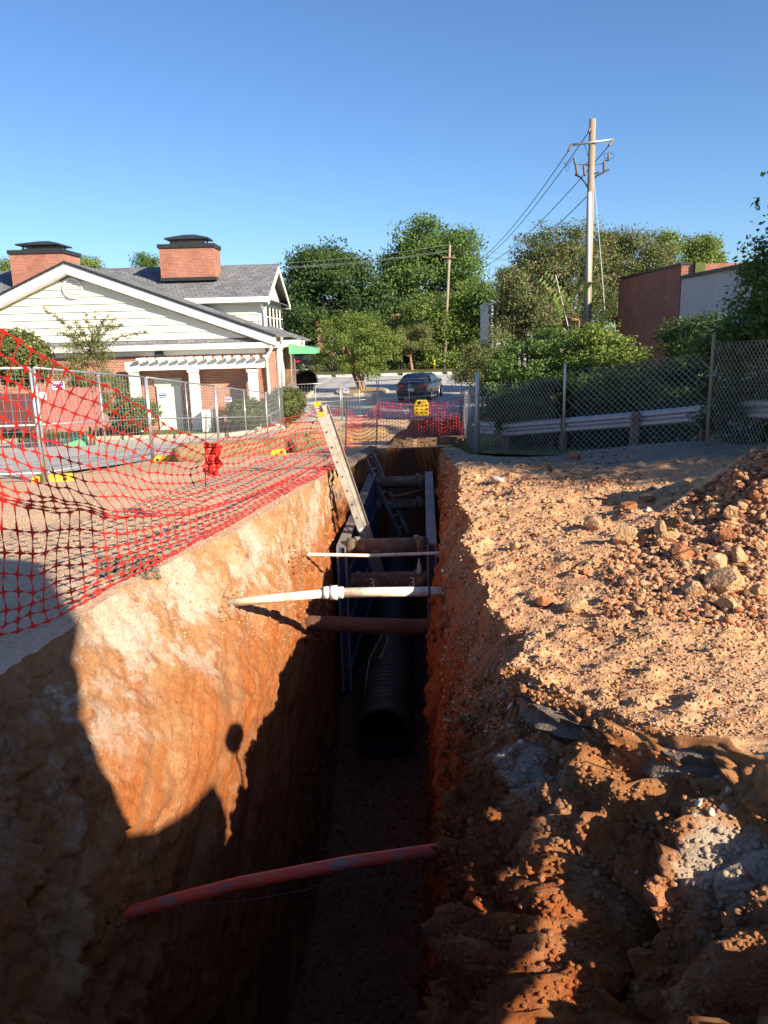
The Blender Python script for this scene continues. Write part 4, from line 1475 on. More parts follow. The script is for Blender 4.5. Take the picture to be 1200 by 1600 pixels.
# ------------------------------------------------------------------ chain link fence on the right
CF = [at(720, 600, 22.5), at(746, 703, 16.1), at(880, 700, 13.9), at(1104, 694, 12.6), at(1200, 716, 10.8), at(1330, 760, 9.0)]
CF = [Vector((p.x, p.y, float(gz(p.x, p.y)))) for p in CF]
cf = thing('chain_link_fence', 'grey chain link fence with slim posts in front of the dark shrubs on the right', 'fence', CF[1])
HS = [1.62, 1.66, 1.64, 1.80, 1.95, 2.05]
for i, p in enumerate(CF):
    r = .045 if i == 1 else .026
    o = MB().tube([p - Vector((0, 0, .1)), p + Vector((0, 0, HS[i] + .03)), p + Vector((0, 0, HS[i] + .06))], [r, r, r * .5], 12).build('post', M['galv'] if i in (0, 1) else M['wood_pole'] if i == 3 else M['galv'], cf, True)


def chain(a, b, ha, hb, pitch, rad):
    """woven diamonds between two posts; every wire is a straight prism"""
    L = (b - a).length
    n = int(L / pitch)
    mb = MB()
    sd = (b - a).cross(Vector((0, 0, 1))).normalized() * .003

    def P(u, v, s):
        h = ha + (hb - ha) * u / L
        q = a.lerp(b, u / L)
        bulge = .05 * math.sin(math.pi * v / h) * math.sin(3.1 * u + 1)
        return q + Vector((0, 0, .03 + v)) + sd * s + sd * (bulge / .003)
    H = max(ha, hb)
    for k in range(-int(H / pitch) - 1, n + 2):
        for s in (1, -1):
            pts = []
            m = 7
            for j in range(m + 1):
                v = H * j / m
                u = (k * pitch + v) if s > 0 else (k * pitch + H - v + (H % pitch))
                pts.append((u, v))
            seg = [P(u, v, s) for u, v in pts if -.001 <= u <= L + .001 and v <= ha + (hb - ha) * u / L]
            if len(seg) > 1: mb.tube(seg, rad, 3, False)
    return mb


for i in range(5):
    pt = .105 if i else .11
    o = chain(CF[i], CF[i + 1], HS[i], HS[i + 1], pt, .0034).build('wire_mesh', M['wire'], cf)
    o['kind'] = 'stuff'

# guard rail behind it
gr = thing('guard_rail', 'grey W-beam steel guard rail behind the chain link fence', 'guard rail', at(800, 672, 17.5))


def wbeam(a, b):
    pr = [(0, -.155), (.06, -.12), (.06, -.06), (0, -.02), (0, .02), (.06, .06), (.06, .12), (0, .155)]
    d = (b - a).normalized()
    s = d.cross(Vector((0, 0, 1))).normalized()
    vs = []
    for p in (a, b):
        for x, z in pr: vs.append(p + s * x + Vector((0, 0, z)))
        for x, z in pr: vs.append(p + s * (x - .006) + Vector((0, 0, z)))
    fs = []
    for i in range(7):
        fs.append((i, i + 1, 17 + i, 16 + i))
        fs.append((8 + i + 1, 8 + i, 24 + i, 25 + i))
    return MB().add(vs, fs)


ga, gb, gc = at(786, 672, 17.4), at(1000, 655, 15.2), at(1108, 645, 14.0)
wbeam(ga, gb).build('beam', M['galv'], gr)
wbeam(gb, gc).build('beam', M['galv'], gr)
e0, e1 = at(748, 668, 17.8), at(775, 670, 17.3)
wbeam(e0, e1).build('end_beam', M['galv'], gr)
for u in (.02, .35, .7, 1):
    p = ga.lerp(gc, u)
    MB().bb((p.x - .07, p.y + .08, float(gz(p.x, p.y)) - .3), (p.x + .07, p.y + .22, p.z + .12)).build('post', M['timber'], gr)
g3a, g3b = at(1130, 640, 13.5), at(1230, 640, 11.4)
wbeam(g3a, g3b).build('beam', M['galv'], gr)

# ------------------------------------------------------------------ long low building on the right
rb = thing('brick_building', 'low building with a dark red brick end and a grey stucco wall behind the shrubs', 'building', (10, 25, -1.5))
XB = 10.0
yA = 10 * FPX / (1055 - 600)
zt_b = at(1055, 411, yA * .98).z
zt_f = at(972, 441, 32).z
zt_s = at(1058, 432, yA * .98).z
mb = MB()
mb.add([(XB, yA, -2), (XB, 33.2, -2), (XB, 33.2, zt_b - .06), (XB, yA, zt_b), (XB + 10, yA, -2), (XB + 10, 33.2, -2), (XB + 10, 33.2, zt_b - .06), (XB + 10, yA, zt_b)],
       [(0, 1, 2, 3), (4, 7, 6, 5), (0, 3, 7, 4), (1, 5, 6, 2), (3, 2, 6, 7), (0, 4, 5, 1)])
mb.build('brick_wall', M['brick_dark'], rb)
MB().bb((XB - .06, yA - .03, zt_b - .02), (XB + .35, 33.3, zt_b + .05)).build('coping', M['black_metal'], rb)
MB().bb((XB + .02, 13.0, -2), (XB + 9.9, yA - .01, zt_s - .04)).build('stucco_wall', M['grey_stucco'], rb)
MB().bb((XB - .05, 12.9, zt_s - .06), (XB + .3, yA - .02, zt_s + .05)).build('coping', M['black_metal'], rb)
MB().bb((XB + .4, yA - .15, zt_s), (XB + .72, yA - .04, zt_b + .03)).build('downpipe_box', M['grass'], rb)
MB().bb((XB + 9.0, 12.9, zt_s - .2), (XB + 9.85, yA + 3, zt_s + .75)).build('far_parapet', M['brick'], rb)

# white shed glimpsed through the leaves
sh = thing('white_shed', 'pale box trailer with dark vertical bars half hidden by leaves', 'trailer', at(785, 540, 46))
s0, s1 = at(768, 482, 46), at(802, 470, 46)
sb = at(775, 560, 46).z
MB().bb((s0.x, 46, sb - .5), (s0.x + 2.4, 51, s1.z)).build('body', M['grey_stucco'], sh)
for k in range(4):
    x = s0.x + .25 + k * .42
    MB().tube([(x, 45.94, sb - .3), (x, 45.94, s1.z - .25)], .05, 6).build('lock_bar', M['black_metal'], sh)
MB().bb((s0.x - .06, 45.9, s1.z - .15), (s0.x + 2.4, 46.05, s1.z + .06)).build('top_frame', M['galv'], sh)

# red board enclosure by the house
en = thing('board_enclosure', 'red-painted vertical board enclosure behind the near left fence panels', 'fence', at(100, 672, 27))
b0, b1 = at(70, 672, 27), at(162, 672, 28.2)
zt0, zt1 = at(72, 606, 27).z, at(160, 604, 28.2).z
zb0, zb1 = at(72, 672, 27).z, at(160, 665, 28.2).z
n = 15
for k in range(n):
    u0, u1 = k / n, (k + .93) / n
    p, q = b0.lerp(b1, u0), b0.lerp(b1, u1)
    jit = rnd.uniform(-.02, .02)
    z0, z1 = zb0 + (zb1 - zb0) * u0, zt0 + (zt1 - zt0) * u0 + jit
    MB().bar((p.x, p.y + jit * .5, (z0 + z1) / 2), (q.x, q.y + jit * .5, (z0 + z1) / 2), .03, z1 - z0).build('board', M['red_board'], en)
l0, l1 = at(-60, 672, 26.9), at(66, 675, 26.95)
n = 20
for k in range(n):
    u0, u1 = k / n, (k + .93) / n
    p, q = l0.lerp(l1, u0), l0.lerp(l1, u1)
    zz = (zb0 + zt0 - .2) / 2
    MB().bar((p.x, p.y + 1.6 - 1.6 * u0, zz), (q.x, q.y + 1.6 - 1.6 * u1, zz), .03, zt0 - zb0 - .2).build('board', M['red_board'], en)
for z in (zb0 + .25, zt0 - .25):
    MB().bar((b0.x, b0.y + .06, z), (b1.x, b1.y + .06, z), .06, .1).build('rail', M['red_board'], en)
MB().bb((at(104, 675, 29).x, 28.6, -1.75), (at(130, 675, 29).x, 29.4, -1.2)).build('green_bin_foot', M['green_canvas'], en)
wn_ = at(67, 619, 26.7)
MB().bb((wn_.x - .11, 26.7, wn_.z - .14), (wn_.x + .11, 26.73, wn_.z + .14)).build('notice', M['plate'], en)

# air conditioner and bins by the pergola
for (x0, x1, yt, m, nm, lab) in ((318, 333, 641, 'white', 'utility_box', 'white utility box by the middle pergola post'), (333, 337, 639, 'galv', 'utility_cabinet', 'narrow grey cabinet between the white and the red box'), (338, 350, 636, 'rock_red', 'utility_cabinet', 'dull red box beside the clipped round bush')):
    a, b = at(x0, 664, 33), at(x1, 664, 33)
    z1 = at(x0, yt, 33).z
    zz = float(gz(a.x, 33))
    t = thing(nm, lab, 'box', (a.x, 33, zz))
    MB().bb((a.x, 32.75, zz), (b.x - .03, 33.3, z1 - .05)).build('body', M[m], t, bevel=.02)
    MB().bb((a.x - .015, 32.73, z1 - .05), (b.x - .015, 33.32, z1)).build('lid', M[m], t)

sheet('verge', [(1.9, 16.2), (3.3, 14.1), (5.3, 12.8), (9.9, 11.0), (9.9, 34), (3.5, 36.5), (1.9, 24)], .03, M['grass'], 1.0)

# ------------------------------------------------------------------ foliage
def leaves(blobs, n, size, seed, clump=.0, nclump=0, droop=0.0, aspect=.55, shell=.55):
    """blobs: (centre, radii). leaves gathered into clumps through the volume, denser near the outside"""
    if shell < .8:
        n, size = int(n * 1.9), size * .66
    rs = np.random.RandomState(seed)
    vol = np.array([r[0] * r[1] * r[2] for c, r in blobs]) ** .67
    pb = vol / vol.sum()
    if shell >= .8: n = int(n * 1.8)
    nc = nclump or max(14, n // (190 if shell < .8 else 6))
    bi = rs.choice(len(blobs), nc, p=pb)
    d = rs.normal(size=(nc, 3))
    d /= np.linalg.norm(d, axis=1)[:, None]
    rad = (shell + (1 - shell) * rs.rand(nc)) ** .8 * (1 + .10 * rs.normal(size=nc))
    if not nclump and shell < .8:
        rad = rad * (1 + .4 * fbm(d[:, 0] * 1.9 + seed, d[:, 1] * 1.9, d[:, 2] * 1.9, seed, 2))
    C = np.array([blobs[i][0] for i in bi], float)
    Rr = np.array([blobs[i][1] for i in bi], float)
    cc = C + d * rad[:, None] * Rr
    ci = rs.randint(0, nc, n)
    sc = (clump or size * 2.6) * (.5 + .75 * rs.rand(nc)) * (1.15 if shell < .8 else 1)
    g = np.clip(rs.normal(size=(n, 3)), -1.7, 1.7) * np.array([1, 1, .62])
    p = cc[ci] + g * sc[ci][:, None]
    p[:, 2] -= droop * np.abs(rs.normal(size=n))
    out = p - C[ci]
    nrm = out / (np.linalg.norm(out, axis=1)[:, None] + 1e-6) * .6 + rs.normal(size=(n, 3)) * .7 + np.array([0, 0, .5])
    nrm /= np.linalg.norm(nrm, axis=1)[:, None]
    t = np.cross(nrm, rs.normal(size=(n, 3)))
    t /= np.linalg.norm(t, axis=1)[:, None] + 1e-9
    b = np.cross(nrm, t)
    s = size * (.55 + .9 * rs.rand(n))[:, None]
    v0 = p - t * s * .5
    v1 = p + b * s * aspect * .5 + nrm * s * .06
    v2 = p + t * s * .5 - nrm * s * .12
    v3 = p - b * s * aspect * .5 + nrm * s * .06
    V = np.stack([v0, v1, v2, v3], 1).reshape(-1, 3)
    Fc = np.arange(4 * n).reshape(n, 4)
    return V, Fc, cc


def leafmesh(name, V, F_, mat, parent, org):
    m = mesh_from(name, V - np.array(org), F_)
    return put(name, m, mat, parent)


def tree(px, py0, Y, blobs, n, size, mat, label, cat='tree', name='tree', trunk=.16, bark='bark', stems=1, seed=1, group=None, droop=0, clump=0, zb=None, nbr=14, shell=.55, spread=.35, aspect=.55):
    """blobs in picture terms: (px, py, half-width px, half-height px, depth m, dY)"""
    base = at(px, py0, Y)
    base.z = zb if zb is not None else float(gz(base.x, base.y))
    k = Y / FPX
    B = []
    for (bx_, by_, hw, hh, dp, dy) in blobs:
        c = at(bx_, by_, Y + dy)
        B.append(((c.x, c.y, c.z), (hw * k, dp, hh * k)))
    root = thing(name, label, cat, base, group)
    V, F_, cc = leaves(B, n, size, seed, clump, 0, droop, aspect, shell)
    leafmesh('crown', V, F_, M[mat], root, base)
    if trunk:
        r3 = random.Random(seed)
        mb = MB()
        cen = Vector(B[0][0])
        order = sorted(range(len(cc)), key=lambda i: r3.random())[:nbr]
        tops = []
        for s in range(stems):
            a = s * 6.28 / max(1, stems) + .4
            b = base + Vector((math.cos(a), math.sin(a), 0)) * (trunk * 1.1 if stems > 1 else 0)
            f = Vector((cen.x, cen.y, base.z)).lerp(Vector(cen), .62) + Vector((math.cos(a), math.sin(a), 0)) * (spread * (1 if stems > 1 else .1))
            m_ = b.lerp(f, .5) + Vector((r3.uniform(-.1, .1), r3.uniform(-.1, .1), 0)) * trunk * 3
            mb.tube([b - Vector((0, 0, .15)), b.lerp(m_, .2), m_, f], [trunk * 1.15, trunk, trunk * .8, trunk * .5], 8)
            tops.append((m_, f))
        for j, i in enumerate(order):
            m_, f = tops[j % len(tops)]
            t = m_.lerp(f, r3.uniform(.5, 1))
            e = Vector(cc[i])
            md = t.lerp(e, .5) + Vector((0, 0, -.06 * (e - t).length))
            mb.tube([t, md, e], [trunk * .42, trunk * .26, trunk * .06], 5)
        mb.build('trunk', M[bark], root, True)
    return root


FT = 'large trees beyond the far road'
tree(520, 575, 100, [(520, 470, 68, 78, 6, 0), (480, 440, 36, 42, 5, 1), (545, 425, 30, 34, 5, -1), (470, 500, 26, 48, 5, 0), (560, 500, 42, 60, 5, 1), (505, 415, 34, 28, 5, 0), (590, 470, 26, 40, 5, 2)], 26000, .55, 'leaf_dark', 'broad dark green tree rising behind the brick building left of the tall bright tree', seed=11, clump=.9, trunk=.45)
tree(665, 575, 105, [(668, 440, 60, 75, 6, 0), (640, 420, 40, 52, 5, 0), (690, 395, 44, 46, 5, 1), (662, 378, 30, 32, 5, 0), (718, 420, 26, 50, 5, 0), (625, 440, 30, 50, 5, -1), (650, 500, 60, 50, 5, 0), (710, 465, 40, 40, 5, 1)], 30000, .55, 'leaf_mid', 'tallest leafy green tree, in the middle behind the slim utility pole', seed=12, clump=.9, trunk=.45)
tree(655, 570, 90, [(650, 520, 40, 40, 4, 0), (600, 530, 50, 34, 4, 3), (700, 500, 60, 40, 4, 0)], 12000, .5, 'leaf_dark', 'shaded dark tree low down behind the small red-trunked tree', seed=13, clump=.8, trunk=.3)
tree(722, 575, 82, [(725, 510, 46, 58, 3, 0), (690, 520, 34, 46, 3, 0), (755, 500, 34, 48, 3, 1), (742, 478, 40, 26, 3, 0), (700, 560, 40, 18, 3, -1), (660, 490, 24, 30, 3, 1)], 22000, .34, 'leaf_light', 'bright green bushy tree directly behind the slim utility pole', seed=14, clump=.55, trunk=.25)
tree(790, 580, 80, [(785, 500, 44, 48, 3, 0), (765, 470, 34, 24, 3, 0), (820, 480, 40, 50, 3, 0)], 12000, .36, 'leaf_mid', 'leafy green tree between the bright bushy tree and the white trailer', seed=15, clump=.6, trunk=.25)
tree(540, 420, 108, [(545, 500, 40, 50, 5, 0), (450, 520, 24, 50, 5, 0), (470, 545, 30, 30, 4, -2)], 9000, .5, 'leaf_mid', 'mid green tree right behind the green awning', seed=16, clump=.8, trunk=.3)
tree(566, 608, 50, [(555, 540, 58, 40, 1.9, 0), (553, 512, 36, 24, 1.4, 0), (520, 555, 32, 24, 1.3, .3), (590, 545, 34, 30, 1.3, 0), (565, 570, 36, 18, 1.2, -.2), (610, 532, 16, 20, .9, 0)], 15000, .15, 'leaf_light', 'multi-stemmed vase-shaped tree on the kerbed island', stems=6, trunk=.085, bark='bark_red', seed=17, clump=.24, nbr=26, spread=.5)
vt = tree(556, 608, 50.2, [(x, 503 + abs(x - 553) * .35, 5, 20, .3, 0) for x in range(512, 606, 7)], 4200, .13, 'leaf_light', 'upright new shoots topping the vase-shaped island tree', cat='tree shoots', name='tree_shoots', trunk=0, seed=18, clump=.16)
tree(644, 578, 78, [(640, 532, 36, 18, 1.8, 0), (620, 524, 24, 12, 1.5, 0), (664, 530, 20, 16, 1.5, 0), (650, 516, 26, 8, 1.5, 0)], 7000, .2, 'leaf_olive', 'small flat-topped tree with a reddish trunk in front of the black parked car', trunk=.16, bark='bark_red', seed=19, clump=.34, nbr=10)
tree(538, 580, 79, [(540, 565, 6, 8, .6, 0)], 500, .18, 'leaf_yellow', 'small yellow-leaved shrub behind the island tree', name='yellow_shrub', cat='shrub', trunk=.03, seed=20)

# crape myrtles and shrubs behind the chain link fence
tree(905, 560, 36, [(870, 420, 60, 44, 1.8, 0), (845, 395, 32, 34, 1.4, 0), (905, 385, 42, 36, 1.4, 0), (840, 450, 52, 44, 1.6, -1), (815, 430, 30, 30, 1.2, 0), (885, 480, 60, 50, 1.6, 0)], 26000, .15, 'leaf_pink', 'flowering crape myrtle left of the tall utility pole', stems=4, trunk=.09, bark='bark_red', seed=21, clump=.26, nbr=24)
tree(985, 560, 38, [(975, 410, 50, 44, 1.8, 0), (1010, 408, 44, 38, 1.6, 0), (945, 400, 36, 36, 1.4, 0), (1030, 420, 26, 32, 1.2, 0), (950, 465, 44, 44, 1.6, -1), (985, 470, 36, 30, 1.4, -1)], 26000, .15, 'leaf_pink', 'flowering crape myrtle right of the tall utility pole above the brick wall', stems=4, trunk=.09, bark='bark_red', seed=22, clump=.26, nbr=24)
tree(818, 575, 33, [(815, 470, 36, 34, 1.4, 0), (800, 440, 24, 18, 1, 0), (835, 510, 40, 36, 1.3, 0), (800, 500, 24, 30, 1.1, 0)], 13000, .14, 'leaf_pink', 'lower flowering crape myrtle overhanging the white trailer', stems=3, trunk=.07, bark='bark_red', seed=23, clump=.24, nbr=16)
SHR = 'shrubs crowding the chain link fence'
tree(820, 650, 20.5, [(830, 575, 60, 48, 1.1, 0), (790, 590, 36, 46, .9, 0), (870, 555, 50, 52, 1.1, .5), (770, 620, 26, 44, .8, 0), (840, 640, 70, 34, 1.0, -.6)], 17000, .12, 'leaf_mid', 'bright leafy shrub rising behind the left bay of the chain link fence', name='shrub', cat='shrub', stems=4, trunk=.03, seed=24, clump=.15)
tree(940, 640, 19.5, [(940, 570, 56, 46, 1.1, 0), (985, 590, 46, 44, 1.0, .3), (910, 600, 46, 50, 1.0, -.3), (960, 640, 66, 40, 1.0, -.6), (930, 530, 36, 24, .8, .3)], 17000, .12, 'leaf_light', 'light green shrub at the foot of the tall utility pole', name='shrub', cat='shrub', stems=4, trunk=.03, seed=25, clump=.15)
tree(1020, 660, 16.5, [(1040, 620, 56, 52, .9, 0), (1000, 640, 50, 46, .9, 0), (1080, 600, 40, 54, .8, .3), (1060, 540, 26, 34, .7, 1.0), (1090, 530, 36, 40, .8, .6), (1075, 662, 40, 34, .5, -1.2)], 13000, .11, 'leaf_dark', 'dark shrub filling the right bay of the chain link fence below the grey wall', name='shrub', cat='shrub', stems=4, trunk=.03, seed=26, clump=.14)
tree(880, 680, 17.6, [(860, 630, 60, 40, .8, 0), (930, 630, 60, 40, .8, 0), (800, 640, 40, 34, .8, .3), (990, 650, 40, 36, .8, -.6), (840, 675, 60, 26, .6, .8), (950, 672, 60, 26, .6, 0)], 20000, .1, 'leaf_dark', 'dark low undergrowth above the guard rail behind the chain link fence', name='shrub', cat='shrub', stems=3, trunk=.025, seed=27, clump=.13)
tree(752, 600, 30, [(742, 560, 18, 30, .8, 0), (770, 545, 22, 36, .9, 0), (728, 585, 16, 14, .7, 0), (765, 585, 24, 26, .8, -1)], 7000, .12, 'leaf_olive', 'straggly yellowing shrub at the left end of the chain link fence', name='shrub', cat='shrub', stems=3, trunk=.03, seed=28, clump=.2)
# compound-leaf sapling by the pole
def sapling(px0, py0, Y, fronds, label):
    b = at(px0, py0, Y)
    b.z = float(gz(b.x, b.y))
    t = thing('sapling', label, 'sapling', b)
    st_, lf_ = MB(), MB()
    tops = [at(fx, fy, Y - .2) for fx, fy, ex, ey in fronds]
    hub = at(px0, py0 - 60, Y)
    st_.tube([b, hub], [.03, .02], 6)
    for (fx, fy, ex, ey) in fronds:
        a, e = at(fx, fy, Y - .1), at(ex, ey, Y - .5)
        st_.tube([hub, a, a.lerp(e, .5) + Vector((0, 0, .06)), e], [.015, .01, .007, .003], 5)
        for k in range(9):
            u = (k + 1) / 9
            c = a.lerp(e, u) + Vector((0, 0, .06 * math.sin(math.pi * u)))
            d = (e - a).normalized()
            sdv = d.cross(Vector((0, -1, .3))).normalized()
            for s in (-1, 1):
                q = c + sdv * s * .03
                tp = q + sdv * s * .16 + d * .05 + Vector((0, 0, -.03))
                w = d * .035
                lf_.add([q, q.lerp(tp, .5) + w, tp, q.lerp(tp, .5) - w], [(0, 1, 2, 3)])
    lf_.build('fronds', M['leaf_light'], t)
    st_.build('stem', M['bark_red'], t, True)


sapling(905, 560, 20, [(892, 500, 905, 455), (885, 495, 872, 462), (930, 500, 958, 478), (925, 505, 945, 500), (890, 480, 850, 432), (900, 470, 915, 440)], 'sapling with long pinnate fronds beside the tall utility pole')
tree(1165, 690, 12.9, [(1165, 650, 50, 50, .5, 0), (1120, 640, 30, 44, .5, .5), (1215, 640, 40, 60, .5, -.3)], 5000, .09, 'leaf_dark', 'dark undergrowth at the bend of the chain link fence at right', name='shrub', cat='shrub', stems=3, trunk=.025, seed=30, clump=.13)
# tree on the far right and the out-of-frame trees that shade the yard
tree(1190, 640, 13.5, [(1194, 455, 24, 44, .6, 0), (1196, 505, 34, 34, .7, 0), (1160, 525, 30, 18, .6, 0), (1200, 400, 26, 40, .6, 0), (1130, 540, 34, 30, .7, .3), (1180, 570, 40, 50, .8, .2), (1250, 440, 50, 80, .9, 0), (1215, 470, 30, 40, .6, 0)], 10000, .13, 'leaf_mid', 'leafy tree at the right edge in front of the grey wall', trunk=.08, seed=31, clump=.16, nbr=20, aspect=.45)
tree(1075, 420, 60, [(1045, 395, 14, 26, 1.2, 0), (1036, 400, 10, 30, 1, 0), (1100, 400, 26, 26, 1.5, 0), (1085, 395, 14, 22, 1, 0), (1115, 415, 16, 14, 1, 0)], 7000, .26, 'leaf_light', 'pale green pointed trees behind the roof of the low building', trunk=.15, seed=32, clump=.4, zb=-1.5)
for (x, y, h, sd_) in ((9.4, 8.2, 6.6, 41), (10.6, 5.9, 7.2, 42), (9.0, 10.2, 6.4, 43), (12.4, 7.4, 8.2, 44), (8.2, 12.0, 5.6, 45), (11.5, 9.6, 7.8, 46), (13.0, 4.2, 7.6, 47)):
    z = float(gz(x, y))
    rt_ = thing('tree', 'leafy tree beyond the right edge shading the yard', 'tree', (x, y, z), 'trees shading the yard on the right')
    V, F_, cc = leaves([((x, y, z + h * .66), (1.7, 1.7, h * .34)), ((x + .7, y - .5, z + h * .5), (1.4, 1.4, h * .3)), ((x - .6, y + .5, z + h * .55), (1.3, 1.4, h * .3))], 6500, .2, sd_, .3)
    leafmesh('crown', V, F_, M['leaf_mid'], rt_, (x, y, z))
    MB().tube([(x, y, z - .1), (x + .1, y, z + h * .5), (x, y, z + h * .85)], [.16, .12, .04], 8).build('trunk', M['bark'], rt_, True)

# shrubs by the house
def bush(px, py0, Y, hw, hh, label, mat='leaf_bush', n=5000, size=.07, seed=50, cat='bush', group=None):
    b = at(px, py0, Y)
    b.z = float(gz(b.x, b.y))
    k = Y / FPX
    t = thing('bush', label, cat, b, group)
    c = at(px, py0 - hh, Y)
    V, F_, cc = leaves([((c.x, c.y, c.z), (hw * k, hw * k * .9, hh * k))], n, size, seed, size * .8, 0, 0, .6, .86)
    leafmesh('foliage', V, F_, M[mat], t, b)
    core = MB()
    bm = bmesh.new()
    bmesh.ops.create_icosphere(bm, subdivisions=2, radius=1)
    for v in bm.verts:
        core.v.append(c + Vector((v.co.x * hw * k * .88, v.co.y * hw * k * .8, v.co.z * hh * k * .88)))
    core.f = [[v.index for v in f.verts] for f in bm.faces]
    bm.free()
    core.build('inner_foliage', M['grass'] if mat != 'leaf_maroon' else M['bark'], t)


bush(386, 668, 32.4, 32, 23, 'clipped round bush in front of the brick wall between the pergola and the corner', seed=51)
bush(446, 660, 34.2, 29, 27, 'clipped round bush at the pale side wall of the house', seed=52)
bush(210, 670, 32.0, 34, 23, 'leafy round bush left of the cream door', 'leaf_mid', 5000, .10, seed=53)
bush(465, 640, 39, 12, 14, 'smaller clipped bush behind the bush at the side wall', seed=54, n=2500)
bush(478, 607, 53, 16, 13, 'dark maroon clipped hedge below the green awning', 'leaf_maroon', 4000, .09, seed=55)
bush(30, 600, 29.5, 44, 40, 'untidy green bush above the red enclosure at far left', 'leaf_olive', 5000, .12, seed=56)
tree(140, 665, 29, [(140, 575, 42, 42, 1.2, 0), (110, 600, 30, 34, 1.0, 0), (170, 605, 30, 36, 1.0, 0), (140, 545, 26, 24, .8, 0)], 9000, .09, 'leaf_olive', 'spiky conifer-like shrub with arching sprays in front of the cream gable', name='shrub', cat='shrub', stems=3, trunk=.05, seed=57, clump=.16)
spb = at(140, 560, 29)
spr = thing('shrub_sprays', 'thin arching sprays rising from the conifer-like shrub before the gable', 'shrub sprays', spb)
m1, P_ = MB(), []
r5 = random.Random(5)
for (ex, ey) in ((66, 480), (92, 497), (75, 515), (118, 500), (132, 490), (152, 488), (172, 488), (186, 495), (192, 507), (98, 520), (160, 505), (206, 524), (225, 518), (122, 515), (176, 510)):
    a, e = at(140 + r5.uniform(-14, 14), 560, 29), at(ex, ey, 29 + r5.uniform(-.5, .3))
    mid = a.lerp(e, .55) + Vector((0, 0, .25))
    pts = [a, a.lerp(mid, .5), mid, mid.lerp(e, .6), e]
    m1.tube(pts, [.018, .014, .01, .007, .003], 4)
    for k in range(46):
        u = r5.uniform(.25, 1) * (len(pts) - 1)
        i = min(int(u), len(pts) - 2)
        c = pts[i].lerp(pts[i + 1], u - i)
        P_.append((c.x + r5.gauss(0, .05), c.y + r5.gauss(0, .05), c.z + r5.gauss(0, .05)))
V, F_, cc = leaves([(p, (.02, .02, .02)) for p in P_], 3200, .075, 58, .05, len(P_))
leafmesh('leaves', V, F_, M['leaf_olive'], spr, spb)
m1.build('twigs', M['bark'], spr, True)
# trees glimpsed over the roofs
tree(229, 440, 62, [(229, 410, 15, 10, .8, 0)], 1500, .2, 'leaf_mid', 'tree top showing above the grey roof left of the right-hand chimney', trunk=.12, seed=60, zb=-1.5)
tree(138, 440, 62, [(136, 412, 17, 9, .8, 0)], 1500, .2, 'leaf_light', 'tree top showing right of the left-hand chimney', trunk=.12, seed=61, zb=-1.5)
tree(8, 440, 62, [(8, 414, 8, 10, .5, 0)], 900, .2, 'leaf_light', 'tree top showing left of the left-hand chimney', trunk=.12, seed=62, zb=-1.5)

# far bed of clipped balls
k = 0
for px in (472, 487, 497, 508, 519, 530, 541, 551, 578, 591, 602, 612, 621, 630, 641, 653, 663):
    b = at(px, 577, 80.5)
    b.z = float(gz(b.x, b.y)) + .08
    t = thing('box_ball', 'small clipped box ball in the row along the far bed', 'bush', b, 'clipped box balls along the far bed')
    V, F_, cc = leaves([((b.x, b.y, b.z + .30), (.33, .33, .32))], 420, .12, 100 + k, .06, 0, 0, .6, .8)
    leafmesh('foliage', V, F_, M['leaf_olive' if k % 3 else 'leaf_mid'], t, b)
    k += 1
for px, w in ((690, 22), (735, 26), (662, 14)):
    bush(px, 576, 82, w, 12, {690: 'loose green bush behind the yellow marker post', 735: 'loose green bush right of the slim utility pole', 662: 'loose green bush at the end of the row of box balls'}[px], 'leaf_light', 1600, .22, seed=70 + px)

# ------------------------------------------------------------------ island, poles and wires
isl = MB()
ic = at(566, 606, 50)
ring = [(ic.x + math.cos(a) * 1.7, ic.y + math.sin(a) * 3.2) for a in np.linspace(0, 2 * math.pi, 24, endpoint=False)]
izb = float(gz(ic.x, ic.y))
isl.prism([(x, y, izb - .1) for x, y in ring], (0, 0, .28))
tag(isl.build('tree_island', M['kerb'], bevel=.03), kind='structure')
sol = MB().prism([(ic.x + (x - ic.x) * .88, ic.y + (y - ic.y) * .93, izb + .1) for x, y in ring], (0, 0, .12))
tag(sol.build('island_soil', M['straw']), kind='structure')


def pole(pt, pb, Y, r0, r1, label):
    a, b = at(*pb, Y), at(*pt, Y)
    g = float(gz(a.x, a.y))
    d = (b - a) / (b.z - a.z)
    base = a + d * (g - .3 - a.z)
    t = thing('utility_pole', label, 'utility pole', Vector((base.x, base.y, g)))
    MB().tube([base, base.lerp(b, .5), b], [r0, (r0 + r1) / 2, r1], 14).build('pole', M['wood_pole'], t, True)
    return t, base, b


up1, ub1, ut1 = pole((926, 186), (917, 512), 32, .17, .125, 'tall wooden utility pole with insulators behind the chain link fence')
Yp = 32
ca, cb = at(893, 226.5, Yp - .15), at(959, 218, Yp - .15)
MB().tube([ca, cb], .045, 10).build('crossarm', M['galv'], up1, True)


def insul(p, q, r=.06, n=4, name='insulator'):
    p, q = Vector(p), Vector(q)
    pts, rs = [], []
    for k in range(n * 2 + 1):
        pts.append(p.lerp(q, k / (n * 2)))
        rs.append(r if k % 2 else r * .5)
    MB().tube(pts, rs, 10).build(name, M['porcelain'], up1, True)


